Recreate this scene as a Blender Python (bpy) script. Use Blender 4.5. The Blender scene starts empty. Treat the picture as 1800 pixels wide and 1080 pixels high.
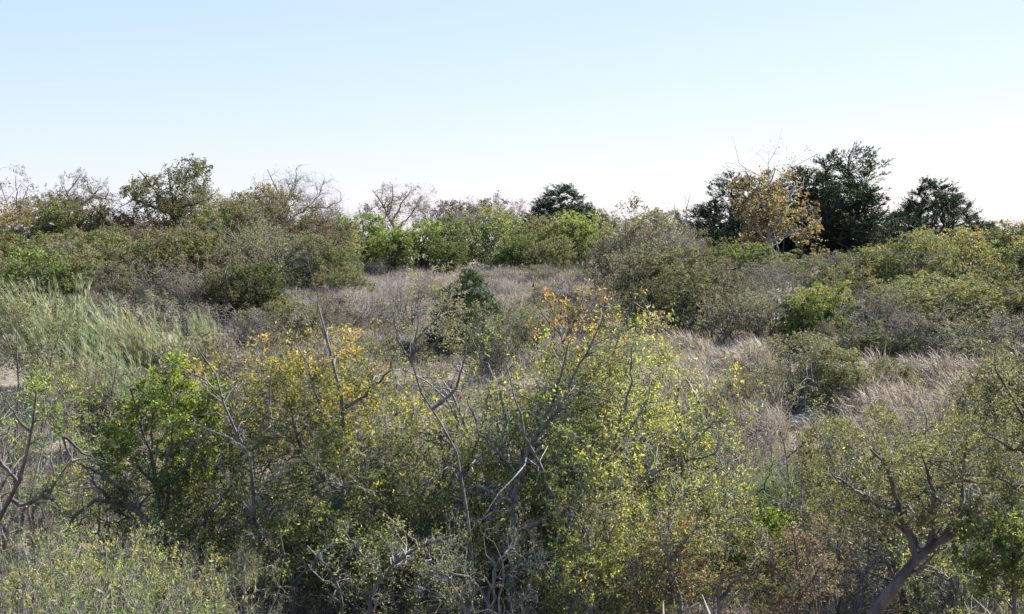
import bpy, math
import numpy as np

# ------------------------------------------------------------------ camera, sky, sun
scene = bpy.context.scene
EYE = 5.0                       # camera height; the valley floor lies near z = 0
FPX = 2200.0                    # focal length in pixels of the 1800 px wide photograph
PITCH = math.atan(140.0 / FPX)  # eye level falls on row 400
SUN_EL, SUN_AZ = 39.0, 50.0     # sun ahead of the camera and to its right

cam_d = bpy.data.cameras.new('camera')
cam = bpy.data.objects.new('camera', cam_d)
scene.collection.objects.link(cam)
cam.location = (0, 0, EYE)
cam.rotation_euler = (math.pi / 2 - PITCH, 0, 0)
cam_d.sensor_width = 36.0
cam_d.lens = 36.0 * FPX / 1800.0
cam_d.clip_start = 0.1
cam_d.clip_end = 6000.0
scene.camera = cam

world = bpy.data.worlds.new('World')
scene.world = world
world.use_nodes = True
wn = world.node_tree
wn.nodes.clear()
sky = wn.nodes.new('ShaderNodeTexSky')
sky.sky_type = 'NISHITA'
sky.sun_disc = False
sky.sun_elevation = math.radians(SUN_EL)
sky.sun_rotation = math.radians(SUN_AZ)
sky.air_density = 1.0
sky.dust_density = 0.25
sky.ozone_density = 1.0
bg = wn.nodes.new('ShaderNodeBackground')
bg.inputs['Strength'].default_value = 0.15
wo = wn.nodes.new('ShaderNodeOutputWorld')
# sky brightness evened out by a colour curve per channel over the whole dome
sep = wn.nodes.new('ShaderNodeSeparateColor')
com = wn.nodes.new('ShaderNodeCombineColor')
wn.links.new(sky.outputs['Color'], sep.inputs[0])
for ch, (gm, mu) in enumerate(((0.52, 0.638), (0.37, 0.872), (0.08, 1.74))):
    pw = wn.nodes.new('ShaderNodeMath'); pw.operation = 'POWER'; pw.inputs[1].default_value = gm
    ml = wn.nodes.new('ShaderNodeMath'); ml.operation = 'MULTIPLY'; ml.inputs[1].default_value = mu
    wn.links.new(sep.outputs[ch], pw.inputs[0]); wn.links.new(pw.outputs[0], ml.inputs[0]); wn.links.new(ml.outputs[0], com.inputs[ch])
wn.links.new(com.outputs[0], bg.inputs['Color'])
wn.links.new(bg.outputs['Background'], wo.inputs['Surface'])

sun_d = bpy.data.lights.new('sun', 'SUN')
sun_d.energy = 4.6
sun_d.angle = math.radians(0.53)
sun_d.color = (1.0, 0.975, 0.94)
sun = bpy.data.objects.new('sun', sun_d)
scene.collection.objects.link(sun)
_el, _az = math.radians(SUN_EL), math.radians(SUN_AZ)
sv = np.array([math.sin(_az) * math.cos(_el), math.cos(_az) * math.cos(_el), math.sin(_el)])
from mathutils import Vector
sun.rotation_euler = Vector(sv).to_track_quat('Z', 'Y').to_euler()
sun.location = (30, 20, 40)

scene.view_settings.view_transform = 'Standard'
scene.view_settings.look = 'None'
scene.view_settings.gamma = 1.0
scene.view_settings.use_curve_mapping = False
scene.view_settings.exposure = 1.82
scene.cycles.max_bounces = 6
scene.cycles.diffuse_bounces = 3
scene.cycles.glossy_bounces = 2
scene.cycles.transmission_bounces = 4

# ------------------------------------------------------------------ helpers
COL = scene.collection
rng = np.random.default_rng(7)


def nrm(v):
    return v / np.maximum(np.linalg.norm(v, axis=-1, keepdims=True), 1e-9)


PROF = np.array([(-400, 6.0), (-60, 1.6), (-20, 1.4), (-3, 1.6), (4, 1.75), (8, 3.25), (12, 4.6), (16, 4.95), (20, 4.4),
                 (24, 3.78), (30, 3.02), (40, 2.35), (50, 1.9), (60, 1.4), (70, 1.08), (85, 1.1), (110, 1.9),
                 (200, 6), (500, 12), (3000, 40)])


def ground(x, y):
    x = np.asarray(x, float)
    y = np.asarray(y, float)
    s = 0.0
    for k in (-1.0, -0.5, 0.0, 0.5, 1.0):
        s = s + np.interp(y + k, PROF[:, 0], PROF[:, 1])
    z = EYE - s / 5.0
    w = np.clip((y - 6) / 12, 0, 1)
    z = z + w * (0.10 * np.sin(x * 0.55 + 1.3) * np.cos(y * 0.41) + 0.06 * np.sin(x * 1.7 + y * 1.1) + 0.03 * np.sin(x * 3.9 - y * 2.7))
    return z


def at(px, py, d):
    """photo pixel -> point on its ray at forward distance d"""
    u, v = (px - 900.0) / FPX, (540.0 - py) / FPX
    c, s = math.cos(PITCH), math.sin(PITCH)
    dx, dy, dz = u, c + v * s, -s + v * c
    return np.array([dx * d / dy, d, EYE + dz * d / dy])


def px2m(d):
    return d / FPX


def mk_mesh(name, V, faces, mat, col=None, smooth=False):
    """faces: list of int arrays of shape (n,3) or (n,4)"""
    me = bpy.data.meshes.new(name)
    V = np.asarray(V, np.float32)
    faces = [f for f in faces if len(f)]
    me.vertices.add(len(V))
    me.vertices.foreach_set('co', V.ravel())
    nl = sum(f.size for f in faces)
    npoly = sum(len(f) for f in faces)
    me.loops.add(nl)
    me.polygons.add(npoly)
    me.loops.foreach_set('vertex_index', np.concatenate([f.ravel() for f in faces]).astype(np.int32))
    tot = np.concatenate([np.full(len(f), f.shape[1]) for f in faces])
    start = np.concatenate([[0], np.cumsum(tot)[:-1]]).astype(np.int32)
    me.polygons.foreach_set('loop_start', start)
    if smooth:
        me.polygons.foreach_set('use_smooth', np.ones(npoly, bool))
    me.update(calc_edges=True)
    if col is not None:
        a = me.attributes.new('Col', 'FLOAT_COLOR', 'POINT')
        c = np.ones((len(V), 4), np.float32)
        c[:, :3] = col
        a.data.foreach_set('color', c.ravel())
    me.materials.append(mat)
    return me


def link(name, me, parent=None, color=None):
    o = bpy.data.objects.new(name, me)
    COL.objects.link(o)
    if parent is not None:
        o.parent = parent
    if color is not None:
        o.color = (*color, 1)
    return o


def thing(name, label, cat, loc, group=None):
    o = bpy.data.objects.new(name, None)
    o.empty_display_size = 0.3
    COL.objects.link(o)
    o.location = tuple(float(v) for v in loc)
    o['label'] = label
    o['category'] = cat
    if group:
        o['group'] = group
    return o


# ------------------------------------------------------------------ materials
def new_mat(name):
    m = bpy.data.materials.new(name)
    m.use_nodes = True
    nt = m.node_tree
    nt.nodes.clear()
    out = nt.nodes.new('ShaderNodeOutputMaterial')
    return m, nt, out


def leaf_material(name, gloss=0.38, trans=0.42, tint=(1.25, 1.3, 0.55), spec=0.5):
    m, nt, out = new_mat(name)
    N, L = nt.nodes.new, nt.links.new
    at_ = N('ShaderNodeAttribute'); at_.attribute_name = 'Col'
    oi = N('ShaderNodeObjectInfo')
    mul = N('ShaderNodeMix'); mul.data_type = 'RGBA'; mul.blend_type = 'MULTIPLY'
    mul.inputs[0].default_value = 1.0
    L(at_.outputs['Color'], mul.inputs[6]); L(oi.outputs['Color'], mul.inputs[7])
    pr = N('ShaderNodeBsdfPrincipled')
    L(mul.outputs[2], pr.inputs['Base Color'])
    pr.inputs['Roughness'].default_value = gloss
    pr.inputs['Specular IOR Level'].default_value = spec
    tm = N('ShaderNodeMix'); tm.data_type = 'RGBA'; tm.blend_type = 'MULTIPLY'
    tm.inputs[0].default_value = 1.0
    tm.inputs[7].default_value = (*tint, 1)
    L(mul.outputs[2], tm.inputs[6])
    tr = N('ShaderNodeBsdfTranslucent')
    L(tm.outputs[2], tr.inputs['Color'])
    mx = N('ShaderNodeMixShader'); mx.inputs[0].default_value = trans
    L(pr.outputs[0], mx.inputs[1]); L(tr.outputs[0], mx.inputs[2])
    L(mx.outputs[0], out.inputs['Surface'])
    return m


def bark_material(name, a, b, scale=9.0, rough=0.8):
    m, nt, out = new_mat(name)
    N, L = nt.nodes.new, nt.links.new
    tc = N('ShaderNodeTexCoord')
    mp = N('ShaderNodeMapping'); mp.inputs['Scale'].default_value = (1, 1, 0.35)
    no = N('ShaderNodeTexNoise'); no.inputs['Scale'].default_value = scale; no.inputs['Detail'].default_value = 6
    L(tc.outputs['Object'], mp.inputs[0]); L(mp.outputs[0], no.inputs['Vector'])
    cr = N('ShaderNodeValToRGB')
    cr.color_ramp.elements[0].position = 0.36; cr.color_ramp.elements[0].color = (*a, 1)
    cr.color_ramp.elements[1].position = 0.66; cr.color_ramp.elements[1].color = (*b, 1)
    L(no.outputs['Fac'], cr.inputs['Fac'])
    pr = N('ShaderNodeBsdfPrincipled')
    L(cr.outputs['Color'], pr.inputs['Base Color'])
    pr.inputs['Roughness'].default_value = rough
    bp = N('ShaderNodeBump'); bp.inputs['Strength'].default_value = 0.6; bp.inputs['Distance'].default_value = 0.01
    no2 = N('ShaderNodeTexNoise'); no2.inputs['Scale'].default_value = 60; no2.inputs['Detail'].default_value = 4
    L(mp.outputs[0], no2.inputs['Vector']); L(no2.outputs['Fac'], bp.inputs['Height'])
    L(bp.outputs['Normal'], pr.inputs['Normal'])
    L(pr.outputs[0], out.inputs['Surface'])
    return m


M = {
    'leaf': leaf_material('glossy_leaf', 0.5, 0.54, (1.3, 1.24, 0.6), 0.3),
    'soft': leaf_material('matte_leaf', 0.7, 0.34, (1.22, 1.15, 0.65), 0.15),
    'needle': leaf_material('juniper_needle', 0.6, 0.18, (1.1, 1.2, 0.6), 0.3),
    'plume': leaf_material('broom_plume', 0.6, 0.35, (1.1, 1.15, 0.7), 0.3),
    'straw': leaf_material('dry_straw', 0.6, 0.35, (1.1, 1.0, 0.8), 0.3),
    'bark': bark_material('grey_bark', (0.09, 0.082, 0.075), (0.26, 0.24, 0.22)),
    'stem': bark_material('dark_grey_bark', (0.05, 0.045, 0.042), (0.17, 0.155, 0.145), 14.0),
    'pale': bark_material('pale_twig', (0.15, 0.14, 0.13), (0.33, 0.31, 0.29)),
    'dark': bark_material('dark_bark', (0.035, 0.03, 0.027), (0.12, 0.105, 0.095)),
    'brown': bark_material('brown_bark', (0.10, 0.065, 0.05), (0.23, 0.165, 0.13)),
    'mauve': bark_material('mauve_twig', (0.11, 0.096, 0.092), (0.235, 0.21, 0.202)),
}


def soil_material():
    m, nt, out = new_mat('dry_soil_and_litter')
    N, L = nt.nodes.new, nt.links.new
    geo = N('ShaderNodeNewGeometry')
    n1 = N('ShaderNodeTexNoise'); n1.inputs['Scale'].default_value = 0.35; n1.inputs['Detail'].default_value = 5
    n2 = N('ShaderNodeTexNoise'); n2.inputs['Scale'].default_value = 7.0; n2.inputs['Detail'].default_value = 8
    n2.inputs['Roughness'].default_value = 0.7
    L(geo.outputs['Position'], n1.inputs['Vector']); L(geo.outputs['Position'], n2.inputs['Vector'])
    c1 = N('ShaderNodeValToRGB')
    c1.color_ramp.elements[0].position = 0.35; c1.color_ramp.elements[0].color = (0.17, 0.148, 0.125, 1)
    c1.color_ramp.elements[1].position = 0.65; c1.color_ramp.elements[1].color = (0.30, 0.265, 0.235, 1)
    L(n1.outputs['Fac'], c1.inputs['Fac'])
    c2 = N('ShaderNodeValToRGB')
    c2.color_ramp.elements[0].position = 0.3; c2.color_ramp.elements[0].color = (0.5, 0.46, 0.42, 1)
    c2.color_ramp.elements[1].position = 0.72; c2.color_ramp.elements[1].color = (1.35, 1.25, 1.15, 1)
    L(n2.outputs['Fac'], c2.inputs['Fac'])
    mu = N('ShaderNodeMix'); mu.data_type = 'RGBA'; mu.blend_type = 'MULTIPLY'; mu.inputs[0].default_value = 1
    L(c1.outputs[0], mu.inputs[6]); L(c2.outputs[0], mu.inputs[7])
    pr = N('ShaderNodeBsdfPrincipled'); pr.inputs['Roughness'].default_value = 0.95
    pr.inputs['Specular IOR Level'].default_value = 0.15
    L(mu.outputs[2], pr.inputs['Base Color'])
    bp = N('ShaderNodeBump'); bp.inputs['Strength'].default_value = 0.8; bp.inputs['Distance'].default_value = 0.05
    L(n2.outputs['Fac'], bp.inputs['Height']); L(bp.outputs[0], pr.inputs['Normal'])
    L(pr.outputs[0], out.inputs['Surface'])
    return m


def caliche_material():
    m, nt, out = new_mat('pale_caliche')
    N, L = nt.nodes.new, nt.links.new
    geo = N('ShaderNodeNewGeometry')
    n2 = N('ShaderNodeTexNoise'); n2.inputs['Scale'].default_value = 5.0; n2.inputs['Detail'].default_value = 8
    L(geo.outputs['Position'], n2.inputs['Vector'])
    c2 = N('ShaderNodeValToRGB')
    c2.color_ramp.elements[0].position = 0.3; c2.color_ramp.elements[0].color = (0.30, 0.26, 0.22, 1)
    c2.color_ramp.elements[1].position = 0.7; c2.color_ramp.elements[1].color = (0.56, 0.52, 0.46, 1)
    L(n2.outputs['Fac'], c2.inputs['Fac'])
    pr = N('ShaderNodeBsdfPrincipled'); pr.inputs['Roughness'].default_value = 0.95
    L(c2.outputs[0], pr.inputs['Base Color'])
    bp = N('ShaderNodeBump'); bp.inputs['Strength'].default_value = 0.6; bp.inputs['Distance'].default_value = 0.03
    L(n2.outputs['Fac'], bp.inputs['Height']); L(bp.outputs[0], pr.inputs['Normal'])
    L(pr.outputs[0], out.inputs['Surface'])
    return m


M['soil'] = soil_material()
M['caliche'] = caliche_material()

# ------------------------------------------------------------------ ground and path
def build_ground():
    ys = np.concatenate([np.arange(-400, -20, 20.0), np.arange(-20, 4, 1.0), np.arange(4, 60, 0.7), np.arange(60, 120, 2.0),
                         np.arange(120, 400, 20.0), np.arange(400, 3001, 200.0)])
    xa = np.concatenate([np.arange(0, 32, 0.7), np.arange(32, 80, 3.0), np.arange(80, 400, 40.0), np.arange(400, 3001, 260.0)])
    xs = np.concatenate([-xa[:0:-1], xa])
    X, Y = np.meshgrid(xs, ys)
    V = np.stack([X, Y, ground(X, Y)], -1).reshape(-1, 3)
    w, h = len(xs), len(ys)
    i = (np.arange(h - 1)[:, None] * w + np.arange(w - 1)[None]).ravel()
    Fq = np.stack([i, i + 1, i + w + 1, i + w], 1)
    o = link('ground', mk_mesh('ground', V, [Fq], M['soil'], smooth=True))
    o['kind'] = 'structure'


build_ground()

PATH = np.array([(6.9, 21.6), (6.2, 23.0), (5.75, 24.2), (5.5, 25.2), (5.7, 26.4)])


def build_path():
    n = 28
    t = np.linspace(0, 1, n)
    c = np.stack([np.interp(t, np.linspace(0, 1, len(PATH)), PATH[:, k]) for k in (0, 1)], 1)
    tg = nrm(np.gradient(c, axis=0))
    sd = np.stack([tg[:, 1], -tg[:, 0]], 1)
    r = np.random.default_rng(3)
    rows = []
    for k in np.linspace(-1, 1, 7):
        wv = 0.62 * np.sin(np.pi * np.clip(t, 0.04, 0.96)) ** 0.5 + 0.06 * r.standard_normal(n)
        p = c + sd * (k * wv)[:, None]
        z = ground(p[:, 0], p[:, 1]) + 0.035 * (1 - abs(k) ** 4) - 0.012
        rows.append(np.column_stack([p, z]))
    V = np.stack(rows, 1).reshape(-1, 3)
    i = (np.arange(n - 1)[:, None] * 7 + np.arange(6)[None]).ravel()
    o = link('path', mk_mesh('path', V, [np.stack([i, i + 1, i + 8, i + 7], 1)], M['caliche'], smooth=True))
    o['kind'] = 'structure'


build_path()

# ------------------------------------------------------------------ plant generator
def tube(P, R, k):
    B, S, _ = P.shape
    T = nrm(np.gradient(P, axis=1))
    mean = nrm(T.mean(1))
    ref = np.where((np.abs(mean[:, 2]) < 0.85)[:, None], np.array([0, 0, 1.0]), np.array([1.0, 0, 0]))[:, None, :]
    N = nrm(np.cross(T, np.broadcast_to(ref, T.shape)))
    Bn = np.cross(T, N)
    a = np.arange(k) * 2 * np.pi / k
    V = P[:, :, None, :] + R[:, :, None, None] * (np.cos(a)[None, None, :, None] * N[:, :, None, :] + np.sin(a)[None, None, :, None] * Bn[:, :, None, :])
    base = (np.arange(B)[:, None, None] * S + np.arange(S - 1)[None, :, None]) * k
    j = np.arange(k)[None, None, :]
    j2 = (j + 1) % k
    F = np.stack([base + j, base + j2, base + k + j2, base + k + j], -1).reshape(-1, 4)
    return V.reshape(-1, 3), F


def twig(P, R):
    """three sided twigs running to a point"""
    B, S, _ = P.shape
    V, F = tube(P[:, :-1], R[:, :-1], 3) if S > 2 else (None, None)
    if S == 2:
        T = nrm(P[:, 1] - P[:, 0])
        N = nrm(np.cross(T, np.where((np.abs(T[:, 2:]) < .85), np.array([[0, 0, 1.0]]), np.array([[1.0, 0, 0]]))))
        Bn = np.cross(T, N)
        a = np.arange(3) * 2 * np.pi / 3
        V = (P[:, 0, None, :] + R[:, 0, None, None] * (np.cos(a)[None, :, None] * N[:, None] + np.sin(a)[None, :, None] * Bn[:, None])).reshape(-1, 3)
        F = np.zeros((0, 4), int)
    n0 = len(V)
    V = np.concatenate([V, P[:, -1]])
    b = (np.arange(B)[:, None] * (S - 1) + (S - 2)) * 3
    j = np.arange(3)[None]
    Ft = np.stack([b + j, b + (j + 1) % 3, np.broadcast_to(n0 + np.arange(B)[:, None], (B, 3))], -1).reshape(-1, 3)
    return V, F, Ft


def tubes(parts):
    Vs, Fs, Ts, off = [], [], [], 0
    for P, R, k in parts:
        if len(P) == 0:
            continue
        if k == 3:
            V, F, T = twig(P, R)
            Ts.append(T + off)
        else:
            V, F = tube(P, R, k)
        Vs.append(V); Fs.append(F + off); off += len(V)
    return np.concatenate(Vs), [np.concatenate(Fs)] + ([np.concatenate(Ts)] if Ts else [])


def in_env(g, env, n, low=-9.0, gap=0.0):
    """points spread through an envelope, thinned into clumps"""
    out = np.zeros((0, 3))
    kk = g.normal(size=(5, 3)) * 3.2 / np.mean(env.r); ph = g.random(5) * 6.28
    while len(out) < n:
        q = nrm(g.normal(size=(n * 2, 3))) * (g.random((n * 2, 1)) ** 0.38) * 1.35
        p = env.c + q * env.r
        ok = (env.f(p) < 1) & (p[:, 2] > low)
        if gap:
            ok &= (np.sin((p - env.c) @ kk.T + ph).sum(-1) / 1.6 + g.normal(size=len(p)) * .5) > (gap * 2.2 - 1.4)
        out = np.concatenate([out, p[ok]])
    return out[:n]


def reach(g, P, R, env, n, S, wig, r, rr=0.6, t0=0.2, tip=0.35, low=-9.0, gap=0.0, maxl=9.0, pts=None):
    """branches that leave the nearest limb and fill the envelope evenly"""
    T = in_env(g, env, n, low, gap) if pts is None else pts
    B, SS, _ = P.shape
    i0 = max(1, int(t0 * (SS - 1)))
    src = P[:, i0:].reshape(-1, 3); rad = R[:, i0:].reshape(-1)
    tg = nrm(np.gradient(P, axis=1))[:, i0:].reshape(-1, 3)
    pid = np.repeat(np.arange(B), SS - i0)
    best = np.zeros(len(T), int)
    for a in range(0, len(T), 400):
        D = T[a:a + 400, None, :] - src[None]
        cst = np.linalg.norm(D, axis=-1)
        cst = cst + 0.7 * np.maximum(0, -D[..., 2]) + 0.12 * np.mean(env.r) * g.random(cst.shape)
        best[a:a + 400] = cst.argmin(1)
    p0 = src[best]
    L = np.linalg.norm(T - p0, axis=1)
    ok = (L > 0.04) & (L < maxl)
    p0, T, L, b = p0[ok], T[ok], L[ok], best[ok]
    c = p0 + nrm(nrm(T - p0) * 0.55 + tg[b] * 0.7 + np.array([0, 0, .12]) + .35 * g.normal(size=p0.shape)) * (0.5 * L)[:, None]
    u = np.linspace(0, 1, S + 1)[None, :, None]
    Pn = (1 - u) ** 2 * p0[:, None] + 2 * u * (1 - u) * c[:, None] + u ** 2 * T[:, None]
    Pn[:, 1:] += g.normal(size=Pn[:, 1:].shape) * (wig * L / S)[:, None, None]
    r0 = np.minimum(rad[b] * rr, r * np.clip(L / np.median(L), .6, 1.6))
    Rn = r0[:, None] * np.linspace(1, tip, S + 1)[None]
    return Pn, Rn, pid[b]


class Env:
    """uneven ellipsoid that a crown fills"""
    def __init__(self, c, r, g, rough=0.22):
        self.c, self.r = np.asarray(c, float), np.asarray(r, float)
        self.k = g.normal(size=(7, 3)) * np.array([2.2, 2.2, 2.2, 4, 4, 6, 6])[:, None]
        self.p = g.random(7) * 6.28
        self.a = rough * np.array([.3, .3, .3, .2, .2, .15, .15])

    def f(self, p):
        q = (p - self.c) / self.r
        n = np.linalg.norm(q, axis=-1)
        d = q / np.maximum(n, 1e-6)[..., None]
        m = 1 + (np.sin(d @ self.k.T + self.p) * self.a).sum(-1)
        return n / np.maximum(m, 0.35)


def walk(g, p0, d, Ln, S, wig, up, grav=None):
    B = len(p0)
    P = np.zeros((B, S + 1, 3)); P[:, 0] = p0
    st = (Ln / S)[:, None]
    for s in range(S):
        d = nrm(d + wig * g.normal(size=(B, 3)) + np.array([0, 0, up]) + (0 if grav is None else grav))
        P[:, s + 1] = P[:, s] + d * st
    return P


def sprout(g, P, R, env, n, ln, ang, S, wig=0.2, up=0.05, t0=0.2, r=0.01, rr=0.6, out=0.2, tip=0.3, fall=0.4, lim=1.0):
    """children of a set of branches; returns P, R, parent index"""
    B, SS, _ = P.shape
    idx = np.repeat(np.arange(B), n)
    t = t0 + (1 - t0) * g.random(len(idx)) ** 0.85
    u = t * (SS - 1)
    i = np.minimum(u.astype(int), SS - 2)
    f = (u - i)[:, None]
    p0 = P[idx, i] * (1 - f) + P[idx, i + 1] * f
    tg = nrm(P[idx, i + 1] - P[idx, i])
    rad = R[idx, i] * (1 - f[:, 0]) + R[idx, i + 1] * f[:, 0]
    v = g.normal(size=tg.shape)
    v = nrm(v - (v * tg).sum(-1, keepdims=True) * tg)
    a = np.radians(ang + 14 * g.normal(size=len(idx)))[:, None]
    d = np.cos(a) * tg + np.sin(a) * v
    d = nrm(d + np.array([0, 0, up]) + out * nrm((p0 - env.c) / env.r))
    L = ln * g.uniform(0.55, 1.35, len(idx)) * (1 - fall * t)
    f0, f1 = env.f(p0), env.f(p0 + d * L[:, None])
    lim_ = lim * g.uniform(0.9, 1.08, len(idx))
    sh = np.where(f1 > lim_, np.clip((lim_ - f0) / np.maximum(f1 - f0, 1e-3), 0.0, 1), 1)
    keep = (f0 < lim_ * 1.02) & (sh * L > 0.12 * ln)
    p0, d, L, rad, idx = p0[keep], d[keep], (L * sh)[keep], rad[keep], idx[keep]
    Pn = walk(g, p0, d, L, S, wig, up * 0.5)
    r0 = np.minimum(rad * rr, r * g.uniform(0.8, 1.25, len(p0)))
    Rn = r0[:, None] * np.linspace(1, tip, S + 1)[None]
    return Pn, Rn, idx


def stem_lines(lines, S=9):
    """list of (points, r0, r1) -> arrays"""
    Ps, Rs = [], []
    for pts, r0, r1 in lines:
        pts = np.asarray(pts, float)
        sgm = np.r_[0, np.cumsum(np.linalg.norm(np.diff(pts, axis=0), axis=1))]
        t = np.linspace(0, sgm[-1], S + 1)
        Ps.append(np.stack([np.interp(t, sgm, pts[:, k]) for k in range(3)], 1))
        Rs.append(np.linspace(r0, r1, S + 1))
    return np.array(Ps), np.array(Rs)


def pal_pick(g, pal, v):
    """pal: [(weight, rgb)], v in 0..1 -> colour"""
    w = np.cumsum([p[0] for p in pal]); w = w / w[-1]
    i = np.minimum(np.searchsorted(w, v), len(pal) - 1)
    c = np.array([p[1] for p in pal])[i]
    return c * g.uniform(0.7, 1.3, (len(v), 1)) * g.uniform(0.92, 1.08, (len(v), 3))


def leaves(g, P, n, L, W, pal, grp=None, spread=70, updir=0.3, flat=0.5, gapp=0.12, t0=0.15, hue=None, off=0.0, clump=0.6):
    """leaf blades along twigs. hue: f(points)-> shift of palette value"""
    B, SS, _ = P.shape
    if B == 0:
        return np.zeros((0, 3)), np.zeros((0, 4), int), np.zeros((0, 3))
    if grp is None:
        grp = np.arange(B)
    ng = grp.max() + 1
    gr = g.random(ng)
    drop = g.random(ng) < gapp
    cnt = g.poisson(n, B) * (~drop[grp])
    idx = np.repeat(np.arange(B), cnt)
    N = len(idx)
    t = t0 + (1 - t0) * g.random(N)
    u = t * (SS - 1)
    i = np.minimum(u.astype(int), SS - 2)
    f = (u - i)[:, None]
    p = P[idx, i] * (1 - f) + P[idx, i + 1] * f
    if off:
        p = p + off * g.normal(size=p.shape)
    tg = nrm(P[idx, i + 1] - P[idx, i])
    v = g.normal(size=tg.shape)
    v = nrm(v - (v * tg).sum(-1, keepdims=True) * tg)
    a = np.radians(spread + 18 * g.normal(size=N))[:, None]
    d = nrm(np.cos(a) * tg + np.sin(a) * v + np.array([0, 0, updir]) * g.random((N, 1)))
    nn = nrm(g.normal(size=(N, 3)) + np.array([0, 0, flat]))
    s = nrm(np.cross(d, nn))
    nn = np.cross(s, d)
    Ls = (L * g.uniform(0.45, 1.45, N))[:, None]
    Ws = (W * g.uniform(0.6, 1.3, N))[:, None] * 0.5
    fold = 0.25 * Ws
    V = np.stack([p, p + d * Ls * 0.45 + s * Ws + nn * fold, p + d * Ls, p + d * Ls * 0.45 - s * Ws + nn * fold], 1)
    val = clump * gr[grp[idx]] + (1 - clump) * g.random(N)
    # back to uniform by rank
    val = (np.argsort(np.argsort(val)) + 0.5) / max(N, 1)
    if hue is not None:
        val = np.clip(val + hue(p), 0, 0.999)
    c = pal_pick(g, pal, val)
    F = np.arange(N * 4).reshape(-1, 4)
    return V.reshape(-1, 3), F, np.repeat(c, 4, 0)


def cat_leaves(ls):
    Vs, Fs, Cs, off = [], [], [], 0
    for V, F, C in ls:
        Vs.append(V); Fs.append(F + off); Cs.append(C); off += len(V)
    return np.concatenate(Vs), [np.concatenate(Fs)], np.concatenate(Cs)


# ---- leaf colours (base colours in linear light)
G_OLIVE = [(2, (0.075, 0.085, 0.030)), (3, (0.10, 0.115, 0.045)), (2, (0.145, 0.15, 0.06))]
G_GREY = [(2, (0.10, 0.105, 0.065)), (2, (0.145, 0.15, 0.095)), (1, (0.19, 0.185, 0.115))]
G_GREEN = [(2, (0.058, 0.082, 0.022)), (3, (0.088, 0.120, 0.030)), (1.4, (0.14, 0.17, 0.04))]
G_BRIGHT = [(2, (0.11, 0.175, 0.02)), (3, (0.19, 0.26, 0.03)), (1.5, (0.29, 0.35, 0.045))]
G_YELLOW = [(1.5, (0.10, 0.12, 0.025)), (2.5, (0.19, 0.19, 0.03)), (2, (0.32, 0.26, 0.04)), (0.5, (0.36, 0.20, 0.04))]
G_GOLD = [(2, (0.11, 0.10, 0.03)), (2, (0.27, 0.19, 0.04)), (2, (0.40, 0.23, 0.05)), (0.8, (0.42, 0.16, 0.04))]
G_RUST = [(2, (0.13, 0.085, 0.05)), (2, (0.20, 0.115, 0.06)), (1, (0.27, 0.13, 0.07)), (1, (0.12, 0.12, 0.05))]
G_OAK = [(1.5, (0.12, 0.10, 0.035)), (3, (0.25, 0.15, 0.055)), (2, (0.33, 0.20, 0.075)), (0.7, (0.17, 0.19, 0.05))]
G_JUN = [(2, (0.022, 0.036, 0.020)), (3, (0.034, 0.052, 0.026)), (1, (0.055, 0.075, 0.034))]
G_JUNY = [(2, (0.04, 0.062, 0.022)), (3, (0.06, 0.09, 0.03)), (1, (0.09, 0.12, 0.04))]
G_FG = [(2.0, (0.08, 0.115, 0.03)), (3, (0.13, 0.175, 0.045)), (2.4, (0.21, 0.25, 0.055)), (0.45, (0.30, 0.30, 0.06)),
        (0.12, (0.44, 0.26, 0.05))]


def muted(pal, k, gain=1.0):
    out = []
    for w, c in pal:
        c = np.array(c); m = c.mean()
        out.append((w, tuple(((1 - k) * c + k * m) * gain)))
    return out


G_YELLOW, G_GOLD, G_RUST, G_OAK = muted(G_YELLOW, .36, 1.0), muted(G_GOLD, .36, .95), muted(G_RUST, .55, 1.0), muted(G_OAK, .5, .85)
G_GREEN, G_OLIVE, G_FG, G_GREY = muted(G_GREEN, .18, 1.15), muted(G_OLIVE, .15, 1.2), muted(G_FG, .22, 1.18), muted(G_GREY, .1, 1.1)
G_JUN = muted(G_JUN, .05, 1.1)
warm = lambda pal: [(w, (c[0] * 1.06, c[1], c[2] * 1.04)) for w, c in pal]
G_GREEN, G_OLIVE, G_FG, G_GREY = warm(G_GREEN), warm(G_OLIVE), warm(G_FG), warm(G_GREY)
G_BRIGHT = muted(G_BRIGHT, .12, .95)


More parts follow.
